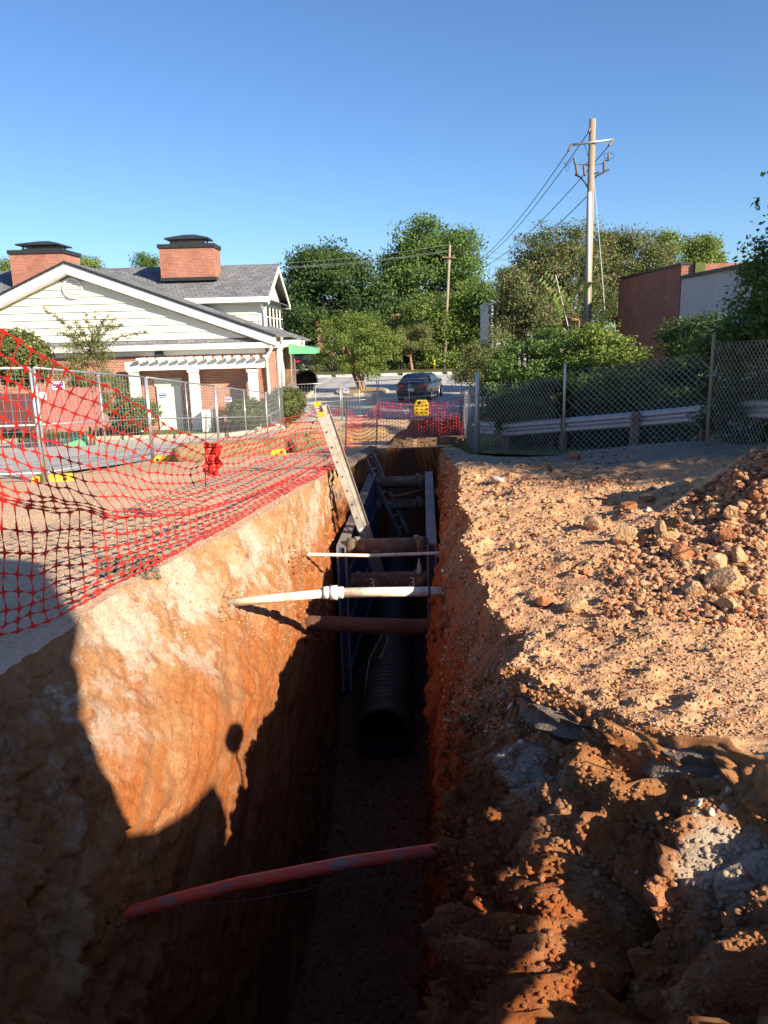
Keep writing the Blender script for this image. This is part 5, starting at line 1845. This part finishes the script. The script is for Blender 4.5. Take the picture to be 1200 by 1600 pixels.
w1s, w2s = at(888, 236, Yp - .3), at(951, 228, Yp - .3)
insul(ca, w1s, .06)
insul(cb, w2s, .06)
w3s = at(920, 206, Yp - .2)
insul(at(922, 200, Yp - .15), w3s, .05)
for (pts, nm) in (([at(898, 272.5, Yp), at(907, 277, Yp), at(914, 285, Yp), at(919, 294, Yp)], 'curved_bracket'), ([at(952, 264.5, Yp), at(932, 275, Yp), at(921, 288, Yp)], 'curved_bracket')):
    MB().tube(pts, .035, 8).build(nm, M['cable'], up1, True)
MB().tube([at(912, 258, Yp - .1), at(922, 257, Yp - .1)], .04, 8).build('short_arm', M['cable'], up1)
MB().tube([at(929, 271, Yp - .1), at(936, 269, Yp - .1), at(933, 273, Yp - .1)], .03, 6).build('short_arm', M['cable'], up1)
for a, b in (((902, 273), (900, 257)), ((914, 275), (912, 258)), ((944, 267), (944, 252))):
    insul(at(*a, Yp - .1), at(*b, Yp - .1), .075, 5, 'cutout')
insul(at(899, 257, Yp - .1), at(897, 246, Yp - .1), .06, 3, 'arrester')
insul(at(951, 251, Yp - .1), at(951, 239, Yp - .1), .06, 3, 'arrester')
MB().tube([at(945, 251, Yp), at(951, 251, Yp)], .03, 6).build('bracket', M['galv'], up1)
for pts in ([at(897, 246, Yp), at(890, 254, Yp), at(883, 262, Yp), at(886, 268, Yp), at(890, 262, Yp), at(885, 256, Yp), at(880, 254, Yp)], [at(951, 239, Yp), at(958, 240, Yp), at(960, 245, Yp), at(955, 248, Yp), at(944, 247, Yp), at(944, 240, Yp), at(951, 239, Yp)], [at(913, 226, Yp), at(917, 236, Yp), at(920, 248, Yp)], [at(900, 257, Yp), at(912, 257, Yp), at(922, 252, Yp)], [at(928, 258, Yp), at(936, 256, Yp), at(944, 256, Yp)]):
    MB().tube(pts, .012, 5).build('jumper_wire', M['cable'], up1, True)
cd = MB().tube([at(918, 500, Yp - .2), at(919.5, 420, Yp - .2), at(921.2, 300, Yp - .2)], .075, 8)
cd.build('cable_guard', M['concrete'], up1, True)
up2, ub2, ut2 = pole((703, 383), (694, 573), 80, .17, .12, 'slim distant utility pole in the far planting bed')
pa = at(697, 403.5, 79.8)
MB().bar(at(691, 402, 79.8), at(712, 402.5, 79.8), .12, .12).build('crossarm', M['timber'], up2)


def wire(a, b, sag, r, label, mat='cable'):
    a, b = Vector(a), Vector(b)
    pts = []
    n = 22
    for k in range(n + 1):
        u = k / n
        pts.append(a.lerp(b, u) - Vector((0, 0, sag * 4 * u * (1 - u))))
    o = MB().tube(pts, r, 5, False).build('power_line', M[mat], None, True, loc=a)
    tag(o, label, 'wire', 'overhead wires')


far_l = at(440, 420, 84)
wire(w1s, at(703, 420, 80), 1.4, .018, 'overhead wire from the left end of the tall pole crossarm')
wire(w3s, at(705, 424, 80), 1.5, .018, 'overhead wire from the top of the tall pole')
wire(w2s, at(708, 428, 80), 1.4, .018, 'overhead wire from the right end of the tall pole crossarm')
wire(at(919, 305, Yp), at(720, 449, 80), .9, .018, 'lowest wire from the tall pole towards the far trees')
wire(at(926, 262, Yp - .2), at(945, 485, 24), -.15, .012, 'pale guy wire slanting down right of the tall pole', 'cable_pale')
wire(at(868, 430, 30), at(890, 520, 30), 0, .02, 'pale guy wire in front of the crape myrtle left of the tall pole', 'cable_pale')
Yw = 80
for (y0, y1, y2, lab) in ((382, 412, 380.5, 'topmost'), (391, 418, 388, 'second'), (393, 420, 390.5, 'third'), (418, 445, 417, 'fourth'), (455, 474, 452, 'fifth'), (462, 482, 456, 'sixth'), (466, 489, 462, 'lowest')):
    wire(at(702, y0, Yw), at(425, y1, Yw + 2),   .25, .014, lab + ' distant wire crossing left of the slim utility pole', 'wire' if lab in ('topmost', 'second', 'third') else 'cable')
    wire(at(703, y0, Yw), at(1010, y2 + 30, Yw + 4), .5, .014, lab + ' distant wire crossing right of the slim utility pole', 'cable')

# small posts in the far bed
for px, py0, py1, m, lab in ((537, 555, 581, 'bark_red', 'thin reddish trunk left of the island tree stems'), (590, 553, 581, 'bark_red', 'thin reddish trunk right of the island tree')):
    a, b = at(px, py1, 78.8), at(px - .5, py0 - 14, 78.8)
    rt_ = thing('young_tree', lab, 'tree', a)
    MB().tube([a, b], [.16, .11], 8).build('trunk', M[m], rt_, True)
    V, F_, cc = leaves([((b.x, b.y, b.z + 1.2), (1.6, 1.2, 1.1))], 1500, .2, px, .3)
    leafmesh('crown', V, F_, M['leaf_olive'], rt_, a)
a, b = at(678.5, 576, 78.5), at(678.5, 562, 78.5)
tag(MB().tube([a, b], .09, 8).build('marker_post', M['yellow'], None, True, loc=a), 'short yellow marker post at the far bed', 'post')
a, b = at(575, 596, 58), at(574.5, 570, 58)
tag(MB().tube([a, b], .05, 8).build('sign_post', M['cable'], None, True, loc=a), 'dark bare post just right of the island tree stems', 'post')

# ------------------------------------------------------------------ cars
def make_car(label, paint, loc, rz, group=None):
    t = thing('car', label, 'car', (0, 0, 0), group)
    # stations along y (rear -> front): y, z_low, z_belt, z_roof, half width low, belt, roof
    st_ = [(-2.42, .42, .86, .90, .70, .66, .60), (-2.36, .30, .98, 1.02, .84, .80, .70), (-2.15, .24, 1.03, 1.07, .90, .84, .70), (-1.85, .22, 1.02, 1.10, .92, .86, .70),
           (-1.35, .20, 1.00, 1.30, .925, .88, .66), (-.85, .20, .98, 1.43, .925, .88, .63), (-.2, .20, .96, 1.47, .925, .88, .63), (.45, .20, .94, 1.42, .925, .88, .62),
           (.95, .20, .93, 1.22, .925, .88, .66), (1.35, .20, .92, .98, .92, .86, .72), (1.9, .22, .85, .89, .90, .82, .70), (2.25, .26, .74, .78, .84, .74, .62), (2.42, .36, .62, .65, .70, .60, .5)]
    mb = MB()
    n = 14
    for (y, zl, zb_, zr_, wl, wb, wr) in st_:
        zm = zl + (zb_ - zl) * .55
        half = [(0, zl), (wl * .8, zl), (wl, zl + .12), (wl * 1.01, zm), (wb, zb_), (wr, zb_ + (zr_ - zb_) * .86), (wr * .75, zr_), (0, zr_ + .01)]
        ringp = half + [(-x, z) for x, z in half[-2:0:-1]]
        for x, z in ringp: mb.v.append(Vector((x, y, z)))
    for i in range(len(st_) - 1):
        for j in range(n):
            a, b = i * n + j, i * n + (j + 1) % n
            mb.f.append([a, b, b + n, a + n])
    mb.f.append(list(range(n)))
    mb.f.append([(len(st_) - 1) * n + j for j in range(n)])
    body = mb.build('body', M[paint], t, True)
    md = body.modifiers.new('smooth', 'SUBSURF')
    md.levels = md.render_levels = 1
    # glass, a little proud of the shell
    def strip(pts, name, mat, th=.012):
        c = sum((Vector(p) for p in pts), Vector()) / len(pts)
        nn = (Vector(pts[1]) - Vector(pts[0])).cross(Vector(pts[2]) - Vector(pts[0])).normalized()
        if nn.dot(c - Vector((0, 0, .8))) < 0: nn = -nn
        MB().prism([Vector(p) + nn * .004 for p in pts], nn * th).build(name, M[mat], t)
    strip([(-.60, -1.90, 1.10), (.60, -1.90, 1.10), (.54, -1.0, 1.425), (-.54, -1.0, 1.425)], 'rear_window', 'glass', .02)
    strip([(-.62, 1.2, 1.06), (.62, 1.2, 1.06), (.54, .55, 1.40), (-.54, .55, 1.40)], 'windscreen', 'glass', .02)
    for s in (-1, 1):
        strip([(s * .865, -1.45, 1.03), (s * .865, -.28, 1.0), (s * .665, -.28, 1.40), (s * .675, -.9, 1.37)], 'side_window', 'glass', .03)
        strip([(s * .865, -.20, 1.0), (s * .855, .95, .97), (s * .665, .42, 1.36), (s * .665, -.20, 1.40)], 'side_window', 'glass', .03)
        MB().prism([(s * .40, -2.43, .80), (s * .84, -2.34, .82), (s * .87, -2.1, .90), (s * .84, -2.32, .97), (s * .48, -2.41, .94)], (0, -.02, 0)).build('tail_lamp', M['lamp_red'], t)
        MB().prism([(s * .86, -2.3, .80), (s * .92, -2.0, .86), (s * .91, -2.02, .93), (s * .86, -2.3, .96)], (s * .02, -.01, 0)).build('tail_lamp', M['lamp_red'], t)
        MB().box((s * .98, .75, 1.0), (.16, .1, .12)).build('door_mirror', M[paint], t, bevel=.02)
        for y in (-1.42, 1.42):
            w = MB().tube([(s * .70, y, .33), (s * .935, y, .33)], .33, 24).build('wheel', M['rubber'], t, True)
            MB().tube([(s * .93, y, .33), (s * .945, y, .33)], .22, 16).build('rim', M['alloy'], w)
        for y in (-.25, ):
            MB().box((s * .93, y, .86), (.02, .16, .03)).build('door_handle', M['alloy'], t)
    MB().box((0, -2.43, .66), (.32, .02, .16)).build('number_plate', M['plate'], t)
    MB().box((0, -2.44, .90), (.10, .02, .06)).build('badge', M['alloy'], t)
    MB().box((0, -2.38, .36), (1.3, .08, .14)).build('bumper_insert', M['rubber'], t, bevel=.02)
    t.location = loc
    t.rotation_euler = (0, 0, rz)
    return t


p = at(647, 622, 42.0)
z = float(gz(p.x, 44.5)) + .03
car = make_car('dark grey saloon car seen from behind on the sunlit road', 'car_grey', (p.x + .5, 44.4, z), math.radians(-16))
p = at(629, 573, 89)
c2 = make_car('black car parked beyond the small red-trunked tree', 'car_black', (p.x, 90, float(gz(p.x, 90)) + .08), math.radians(120))
p = at(473, 566, 88)
c3 = copy_tree(c2)
c3.location = (p.x, 89, float(gz(p.x, 89)) + .08)
c3.rotation_euler = (0, 0, math.radians(-30))
c3['label'] = 'dark car parked far off, left one under the green awning'
c4 = copy_tree(c2)
p = at(491, 565, 90)
c4.location = (p.x, 92, float(gz(p.x, 92)) + .08)
c4.rotation_euler = (0, 0, math.radians(-35))
c4['label'] = 'dark car parked far off, right one under the green awning'
p = at(738, 570, 84)
c5 = copy_tree(c2)
c5.location = (p.x, 86, float(gz(p.x, 86)) + .08)
c5.rotation_euler = (0, 0, math.radians(80))
c5['label'] = 'dark vehicle parked beyond the left end of the chain link fence'

# far brick building
fb = thing('brick_building', 'distant flat-roofed red brick building behind the island tree', 'building', at(560, 575, 97))
f0, f1 = at(494, 497, 97), at(630, 497, 97)
zb_ = -1.4
MB().bb((f0.x, 97, zb_), (at(535, 560, 97).x, 104, at(510, 497, 97).z)).build('brick_wall', M['brick'], fb)
MB().bb((at(535, 560, 97).x, 98.5, zb_), (f1.x + 1, 104, at(600, 500, 97).z)).build('brick_wall', M['brick'], fb)
MB().bb((f0.x - .1, 96.9, at(510, 497, 97).z), (at(535, 560, 97).x + .1, 104, at(510, 493, 97).z)).build('roof_edge', M['black_metal'], fb)
MB().bb((at(535, 560, 97).x, 98.4, at(600, 500, 97).z), (f1.x + 1.1, 104, at(600, 496, 97).z)).build('roof_edge', M['black_metal'], fb)
MB().bb((at(611, 500, 97).x, 98, 3.5), (at(628, 500, 97).x, 100, at(611, 490, 97).z)).build('chimney', M['brick'], fb)
for px in (520, 545, 575, 600, 612):
    a = at(px, 555, 97)
    w = MB().bb((a.x, 96.93 if px < 535 else 98.43, .2), (a.x + .9, 97.05 if px < 535 else 98.55, 1.9)).build('window', M['white'], fb)
    MB().bb((a.x + .1, 96.9 if px < 535 else 98.4, .3), (a.x + .8, 96.98 if px < 535 else 98.48, 1.8)).build('pane', M['glass'], w)

# ------------------------------------------------------------------ rocks and rubble
def rock_mesh(seed, sub=3, cuts=15, rough=.055):
    r = random.Random(seed)
    bm = bmesh.new()
    bmesh.ops.create_icosphere(bm, subdivisions=sub, radius=1)
    planes = []
    for k in range(cuts):
        d = Vector((r.gauss(0, 1), r.gauss(0, 1), r.gauss(0, 1))).normalized()
        planes.append((d, r.uniform(.40, .82)))
    for v in bm.verts:
        p = v.co.copy()
        for d, h in planes:
            q = p.dot(d)
            if q > h: p -= d * (q - h) * .92
        n = float(fbm(p.x * 1.8 + seed, p.y * 1.8, p.z * 1.8, seed, 4))
        n2 = float(fbm(p.x * 6 + seed, p.y * 6, p.z * 6, seed + 5, 3))
        v.co = p * (1 + n * rough * 3 + n2 * rough * .9)
    m = bpy.data.meshes.new('rock')
    bm.to_mesh(m)
    bm.free()
    return m


RK = [
    (981, 856, 44, 36, 'rock', 'angular pale yellow boulder standing alone at the left of the rock heap'),
    (929, 832, 36, 28, 'rock', 'rounded orange rock left of the pale yellow boulder'),
    (980, 800, 38, 14, 'rock_red', 'flat orange clod lying behind the pale yellow boulder'),
    (1031, 838, 24, 30, 'rock', 'upright pale rock at the dark foot of the heap'),
    (1048, 852, 36, 26, 'rock', 'crumbly pale clod just right of the upright pale rock'),
    (1069, 879, 48, 36, 'rock_red', 'lumpy clay rock above the twig on the heap'),
    (1120, 892, 42, 40, 'rock', 'split pale rock behind the largest slab-like rock'),
    (1155, 885, 32, 36, 'rock', 'slanting pale rock right of the split rock'),
    (1147, 930, 80, 50, 'rock', 'largest slab-like rock on the heap'),
    (1087, 935, 46, 38, 'rock', 'blocky rock left of the largest slab-like rock'),
    (1140, 958, 44, 28, 'rock', 'crumbling rock in front of the largest slab-like rock'),
    (1190, 936, 28, 26, 'rock', 'brown rock at the right edge beside the largest slab-like rock'),
    (1184, 942, 15, 13, 'rock_red', 'small brick-red stone under the brown rock at the right edge'),
    (1147, 816, 28, 32, 'rock', 'tall pale rock high on the shaded side of the heap'),
    (1186, 790, 32, 24, 'rock_red', 'orange boulder highest on the heap at the right edge'),
    (1194, 818, 22, 22, 'rock', 'pale rock below the highest orange boulder'),
    (1140, 851, 28, 30, 'rock_red', 'red-brown cleft rock below the tall pale rock'),
    (1192, 866, 24, 28, 'rock', 'rough rock at the right edge above the slanting pale rock'),
    (1015, 790, 40, 20, 'rock_dark', 'long dark clod at the back of the heap'),
    (1084, 781, 28, 20, 'rock_dark', 'dark rounded clod at the top of the back slope'),
    (1090, 809, 24, 14, 'rock_dark', 'dark squat clod in the shade of the heap'),
    (1013, 803, 12, 10, 'chalk', 'small white stone in front of the long dark clod'),
    (847, 952, 38, 26, 'rock_red', 'round orange clod near the trench edge, left one of a pair'),
    (897, 960, 48, 32, 'rock', 'broken orange clod near the trench edge, right one of a pair'),
    (805, 863, 28, 20, 'rock', 'half-buried round rock in the middle of the sunlit bank'),
    (778, 759, 28, 16, 'chalk', 'pale flat stone at the far sunlit corner of the bank'),
    (915, 902, 20, 15, 'rock_red', 'red clod alone on the sunlit bank'),
    (899, 719, 24, 14, 'rock_red', 'small dirt mound in front of the chain link fence'),
    (860, 740, 12, 12, 'rock_dark', 'single dark lump on the shaded yard'),
    (1030, 1415, 60, 40, 'rock_red', 'big red clod on the dark slope at lower right'),
]
for i, (px, py, w, h, m, lab) in enumerate(RK):
    P, nn = hit(px, py - 3)
    if P is None: continue
    d = P.y / FPX
    me = rock_mesh(200 + i)
    o = put('rock', me, M[m])
    s = w * d / 2
    o.scale = (s * 1.12, s * 1.0, h * d / 2 * 1.12)
    o.rotation_euler = (rnd.uniform(-.15, .15), rnd.uniform(-.15, .15), rnd.uniform(0, 6))
    o.location = P + Vector((0, s * .45, h * d * .32))
    tag(o, lab, 'rock')

base = [rock_mesh(400 + k, 2, 10, .05) for k in range(6)]
mats = ['rock', 'rock', 'rock_red', 'rock', 'chalk', 'rock_dark']
for k, b in enumerate(base): b.materials.append(M[mats[k]])
r4 = random.Random(12)


def clods(n, box, smin, smax, group, lab, kinds, cond=None):
    k = 0
    while k < n:
        px, py = r4.uniform(box[0], box[2]), r4.uniform(box[1], box[3])
        if cond and not cond(px, py): continue
        P, nn = hit(px, py)
        k += 1
        if P is None or P.y > 16 or P.y < 2: continue
        d = P.y / FPX
        s = r4.uniform(smin, smax) * d / 2
        kk = r4.choice(kinds)
        o = bpy.data.objects.new('clod', base[kk])
        COL.objects.link(o)
        o.scale = (s * r4.uniform(.9, 1.4), s, s * r4.uniform(.6, .9))
        o.rotation_euler = (r4.uniform(-.4, .4), r4.uniform(-.4, .4), r4.uniform(0, 6.3))
        o.location = P + Vector((0, 0, s * .3)) + nn * s * .2
        tag(o, lab, 'clod', group)


def on_heap(px, py): return py > 862 - (px - 960) * .72 and py < 965 + (px - 1000) * .1


clods(110, (960, 745, 1200, 975), 8, 20, 'clods of the spoil heap', 'small loose clod on the spoil heap among the larger rocks', [0, 1, 2, 3, 5, 5], on_heap)
clods(60, (720, 760, 1200, 1100), 6, 13, 'clods on the sunlit bank', 'small loose clod on the sunlit right bank', [0, 1, 2, 3, 3])
clods(34, (780, 1060, 1190, 1480), 7, 18, 'clods on the crumbling slope', 'small loose lump on the crumbling slope below the right bank', [0, 2, 5, 2, 2])
for (px, py, w) in ((785, 1085, 18), (800, 1104, 22), (818, 1078, 17), (800, 1134, 18), (815, 1162, 20), (836, 1186, 15), (850, 1105, 18), (1092, 1254, 24), (1112, 1270, 26), (1132, 1262, 22), (1140, 1236, 18), (995, 1362, 13), (1020, 1292, 12), (1122, 1216, 18), (1086, 1276, 17), (1000, 1175, 14), (830, 1068, 14)):
    P, nn = hit(px, py)
    if P is None: continue
    s = w * P.y / FPX / 2 * .75
    o = bpy.data.objects.new('chalk_lump', base[4])
    COL.objects.link(o)
    o.scale = (s * 1.2, s, s * .8)
    o.rotation_euler = (r4.uniform(-1, 1), r4.uniform(-1, 1), r4.uniform(0, 6.3))
    o.location = P + nn * s * .3
    tag(o, 'white chalky lump stuck in the crumbling slope below the right bank', 'lump', 'white lumps in the crumbling slope')

# rubble too small and too many to count
ico = bmesh.new()
bmesh.ops.create_icosphere(ico, subdivisions=1, radius=1)
IV = np.array([v.co[:] for v in ico.verts])
IF_ = np.array([[v.index for v in f.verts] for f in ico.faces])
ico.free()


def rubble(name, n, region, smin, smax, mats, seed, cond=None, zmin=-2.2, zmax=9):
    rs = np.random.RandomState(seed)
    vs, fs, mi = [], [], []
    c = 0
    for k in range(n):
        px, py = rs.uniform(region[0], region[2]), rs.uniform(region[1], region[3])
        if cond and not cond(px, py): continue
        P, nn = hit(px, py)
        if P is None or P.y > 17 or P.z < zmin or P.z > zmax or P.y < 1.2: continue
        s = (smin + (smax - smin) * rs.rand() ** 3) * P.y / FPX / 2
        sc = np.array([s * rs.uniform(.8, 1.5), s * rs.uniform(.8, 1.3), s * rs.uniform(.5, .9)])
        v = IV * (1 + .35 * (rs.rand(len(IV), 1) - .5)) * sc
        a = rs.rand() * 6.28
        R = np.array([[math.cos(a), -math.sin(a), 0], [math.sin(a), math.cos(a), 0], [0, 0, 1]])
        vs.append(v @ R.T + np.array(P) + np.array(nn) * s * .25)
        fs.append(IF_ + c)
        mi.append(np.full(len(IF_), rs.randint(0, len(mats))))
        c += len(IV)
    V, Fa, mi = np.concatenate(vs), np.concatenate(fs), np.concatenate(mi)
    m = mesh_from(name, V, Fa)
    for q in mats: m.materials.append(M[q])
    m.polygons.foreach_set('material_index', mi.astype(np.int32))
    return tag(put(name, m, None), kind='stuff')


rubble('bank_rubble', 11000, (690, 748, 1200, 1150), 1.6, 7.5, ['bank', 'bank', 'bank', 'bank', 'rock_red', 'bank', 'rock'], 1)
rubble('heap_rubble', 6500, (940, 700, 1200, 985), 3, 14, ['heap', 'heap', 'rock_red', 'bank', 'heap', 'rock_dark'], 2, on_heap)
rubble('slope_rubble', 5200, (690, 1060, 1200, 1580), 2.5, 15, ['wall'], 3, None, -2.2, -.13)
rubble('yard_grit', 2600, (0, 770, 520, 1000), 1.5, 5, ['ground', 'rock', 'ground', 'ground'], 4)
rubble('far_edge_rubble', 900, (690, 700, 1000, 760), 1.5, 6, ['bank', 'rock_dark', 'bank'], 5)
rubble('floor_rubble', 1500, (470, 1150, 700, 1600), 2, 12, ['floor', 'floor', 'wall'], 7, None, -5)
rubble('wall_crumbs', 900, (100, 980, 560, 1250), 1.5, 5, ['wall'], 8)
for q, (px, py) in enumerate(((362, 944), (474, 868), (488, 978), (190, 1432), (692, 1330), (682, 922), (690, 980))):
    rubble('soil_crumbs', 60, (px - 22, py - 20, px + 14, py + 26), 3, 15, ['wall'], 20 + q, None, -5)
tarbits = rubble('asphalt_crumbs', 260, (150, 870, 250, 905), 4, 14, ['tar'], 6)


def slab(a, b, width, th, label, seed, tilt=.0):
    a, b = Vector(a), Vector(b)
    d = (b - a)
    L = d.length
    d.normalize()
    s = Vector((-d.y, d.x, tilt)).normalized()
    rs = random.Random(seed)
    n = 22
    fr, bk = [], []
    for k in range(n + 1):
        u = k / n
        p = a.lerp(b, u)
        j = float(fbm(u * 6, seed, 0, seed, 4))
        fr.append(p - s * (.05 + j * .16) + Vector((0, 0, float(fbm(u * 4, seed + 3, 0, 3)) * .08)))
        bk.append(p + s * width + Vector((0, 0, .02)))
    mb = MB()
    rows = []
    for row, (off, dz) in zip((fr, fr, fr, bk, bk), ((0, 0), (.03, -th * .5), (-.01, -th), (0, -th), (0, 0))):
        i0 = len(mb.v)
        for k, p in enumerate(row):
            q = float(fbm(p.x * 14, p.y * 14, dz * 30, seed + 7, 3)) * .05
            mb.v.append(p + s * (off + q) + Vector((0, 0, dz + q * .4)))
        rows.append(i0)
    for i in range(5):
        i0, i1 = rows[i], rows[(i + 1) % 5]
        for k in range(n): mb.f.append([i0 + k, i0 + k + 1, i1 + k + 1, i1 + k])
    mb.f.append([r for r in rows])
    mb.f.append([r + n for r in rows][::-1])
    tag(mb.build('asphalt_slab', M['tar'], None, False, loc=a), label, 'slab')


def onz(px, py, z):
    d = ray(px, py)
    return Vector((0, 0, CZ)) + d * ((z - CZ) / d.z)


def lip_slab(ya, yb, z, th, width, out, label, seed):
    n = 26
    mb = MB()
    nb = Vector((.83, .55, 0))
    rows = []
    for (o, dz) in ((0, 0), (.035, -th * .35), (-.02, -th * .7), (.05, -th), (width, -th), (width, 0)):
        rows.append(len(mb.v))
        for k in range(n + 1):
            y = ya + (yb - ya) * k / n
            x = float(np.interp(y, LIP['y'], LIP['x']))
            j = float(fbm(y * 5, seed, 0, seed, 4)) * .18
            q = float(fbm(y * 22, dz * 60, 0, seed + 2, 3)) * .06 if o < .2 else 0
            p = Vector((x, y, float(gz(x, y)) + z)) + nb * (o - out + (j if o < .2 else 0) + q)
            p.z += dz + float(fbm(y * 3, 2.2, 0, seed + 4)) * .10 + q * .35
            mb.v.append(p)
    for i in range(6):
        i0, i1 = rows[i], rows[(i + 1) % 6]
        for k in range(n): mb.f.append([i0 + k, i0 + k + 1, i1 + k + 1, i1 + k])
    mb.f.append(list(rows))
    mb.f.append([r + n for r in rows][::-1])
    tag(mb.build('asphalt_slab', M['tar'], None, False, loc=mb.v[0]), label, 'slab')


lip_slab(4.75, 4.02, -.055, .15, .5, .11, 'long broken asphalt slab edge jutting from the lip of the right bank', 3)
lip_slab(3.98, 3.60, -.05, .20, .45, .13, 'curling broken asphalt slab edge above the dark hollow in the right bank', 5)
lip_slab(3.5, 3.1, -.06, .2, .45, .11, 'broken asphalt slab at the right edge of the crumbling bank', 8)
slab(onz(592, 697, -.5), onz(545, 728, -.2), -.22, .10, 'dark asphalt edge along the left lip behind the leaning ladder', 11)
# twig on the heap
pipe('twig', [hit(1018, 842)[0] + Vector((0, 0, .05)), hit(1035, 868)[0] + Vector((0, 0, .06)), hit(1058, 888)[0] + Vector((0, 0, .04))], .008, 'bark', 'bent grey twig lying among the rocks of the heap', 'twig', 6)
pipe('twig', [hit(1055, 880)[0] + Vector((0, 0, .08)), hit(1080, 874)[0] + Vector((0, 0, .1)), hit(1103, 872)[0] + Vector((0, 0, .09))], .008, 'bark', 'straight grey twig across the lumpy clay rock', 'twig', 6)

# dark earth thrown up beyond the far netting
mv = MB()
c0 = at(672, 668, 22.6)
c0.z = float(gz(c0.x, 22.6))
n1, n2 = 26, 14
for i in range(n1 + 1):
    for j in range(n2 + 1):
        u, v = i / n1 * 2 - 1, j / n2 * 2 - 1
        h = max(0, 1 - u * u) ** .8 * max(0, 1 - v * v) ** .8
        x, y = c0.x + u * 1.35, c0.y + v * 1.0
        mv.v.append(Vector((x, y, float(gz(x, y)) - .05 + h * (.72 + .28 * u + 1.2 * float(fbm(x * 2.1, y * 2.1, 0, 77, 4))))))
for i in range(n1):
    for j in range(n2):
        a = i * (n2 + 1) + j
        mv.f.append([a, a + n2 + 1, a + n2 + 2, a + 1])
tag(mv.build('earth_mound', M['rock_dark'], None, True), kind='structure')

# ------------------------------------------------------------------ unseen digger added on the right bank, shaped to shade the left wall
ex = thing('shadow_excavator', 'yellow tracked excavator form added out of view to cast shade on the left wall', 'shadow_excavator', (3.6, -.5, 0))
for y in (-1.55, .05):
    prof = []
    for cx, a0 in ((2.2, 90), (3.1, -90)):
        for k in range(9):
            a = math.radians(a0 + k * 22.5)
            prof.append((cx + math.cos(a) * .42, y, .42 + math.sin(a) * .42))
    t = MB().prism(prof, (0, .55, 0)).build('track', M['rubber'], ex)
    for k in range(9):
        x = 2.2 + k * .103
        for z in (.02, .83):
            MB().bb((x, y - .02, z - .02), (x + .07, y + .57, z + .04)).build('track_shoe', M['rubber'], t)
    for k in range(5):
        MB().tube([(2.25 + k * .2, y - .01, .4), (2.25 + k * .2, y + .56, .4)], .24, 14).build('track_wheel', M['cable'], t, True)
MB().bb((2.7, -1.05, .35), (3.2, .1, .85)).build('undercarriage', M['cable'], ex, bevel=.04)
MB().bb((2.25, -1.5, .9), (3.6, .55, 2.05)).build('house', M['yellow'], ex, bevel=.08)
MB().prism([(x + .5, -.2, z) for x, z in ((3.0, .95), (3.6, 1.15), (5.05, 2.25), (5.25, 2.75), (5.1, 3.02), (4.5, 2.72), (3.9, 2.5), (3.0, 2.4))], (0, .3, 0)).build('shade_arm', M['yellow'], ex, bevel=.03)  # slanted plate shaped to cast the lower edge of the wall shadow
cab = MB().bb((2.3, -.35, 2.04), (3.5, .55, 3.1)).build('cab', M['yellow'], ex, bevel=.06)
for a, b in (((2.28, -.25, 2.1), (2.31, .45, 2.95)), ((2.45, .535, 2.1), (3.35, .56, 2.95)), ((2.45, -.36, 2.1), (3.35, -.34, 2.95))):
    MB().bb(a, b).build('pane', M['glass'], cab)
bm_ = [Vector((3.3, -.55, 1.8)), Vector((4.45, -.55, 4.4)), Vector((5.75, -.55, 6.3))]
MB().bar(bm_[0], bm_[1], .36, .62, up=(1, 0, 0)).bar(bm_[1] - Vector((.1, 0, .15)), bm_[2], .34, .55, up=(1, 0, 0)).build('boom', M['yellow'], ex)
MB().bar((5.7, -.55, 6.3), (3.1, -.55, 3.7), .28, .5, up=(1, 0, 1)).build('stick', M['yellow'], ex, bevel=.03)
MB().tube([(3.4, -.55, 2.1), (3.9, -.55, 3.7)], .08, 10).build('boom_cylinder', M['alloy'], ex, True)
MB().tube([(5.2, -.55, 6.1), (3.6, -.55, 4.5)], .07, 10).build('stick_cylinder', M['alloy'], ex, True)
bk = [(3.1, 3.9), (2.15, 2.7), (2.1, 2.1), (1.75, 1.75), (1.25, 1.8), (1.35, 1.9), (1.75, 1.95), (1.9, 2.3), (1.8, 2.8)]
MB().prism([(x, -1.1, z) for x, z in bk], (0, 1.1, 0)).build('bucket', M['cable'], ex, bevel=.015)
for k in range(5):
    MB().bb((1.1, -1.08 + k * .25, 1.8), (1.3, -1.0 + k * .25, 1.86)).build('bucket_tooth', M['cable'], ex)

ex.location.x -= .5

# unseen disc on a pole, added to cast the round shadow blob
pd = Vector((2.38, 3.0, 1.22))
pdl = thing('shadow_disc', 'unseen orange disc on a thin pole, added to cast a round shadow on the left wall', 'sign', (pd.x, pd.y, drop(pd.x, pd.y)))
fx = Vector((SUN_DIR.x, SUN_DIR.y, 0)).normalized()
MB().tube([pd - fx * .012, pd + fx * .012], .145, 26).build('disc', M['orange'], pdl, bevel=.003)
MB().tube([pd + fx * .012, pd + fx * .016], .12, 26).build('pale_face', M['plate'], pdl)
MB().tube([Vector((pd.x, pd.y, drop(pd.x, pd.y) - .2)), pd - Vector((0, 0, .1))], .018, 8).build('pole', M['timber'], pdl, True)
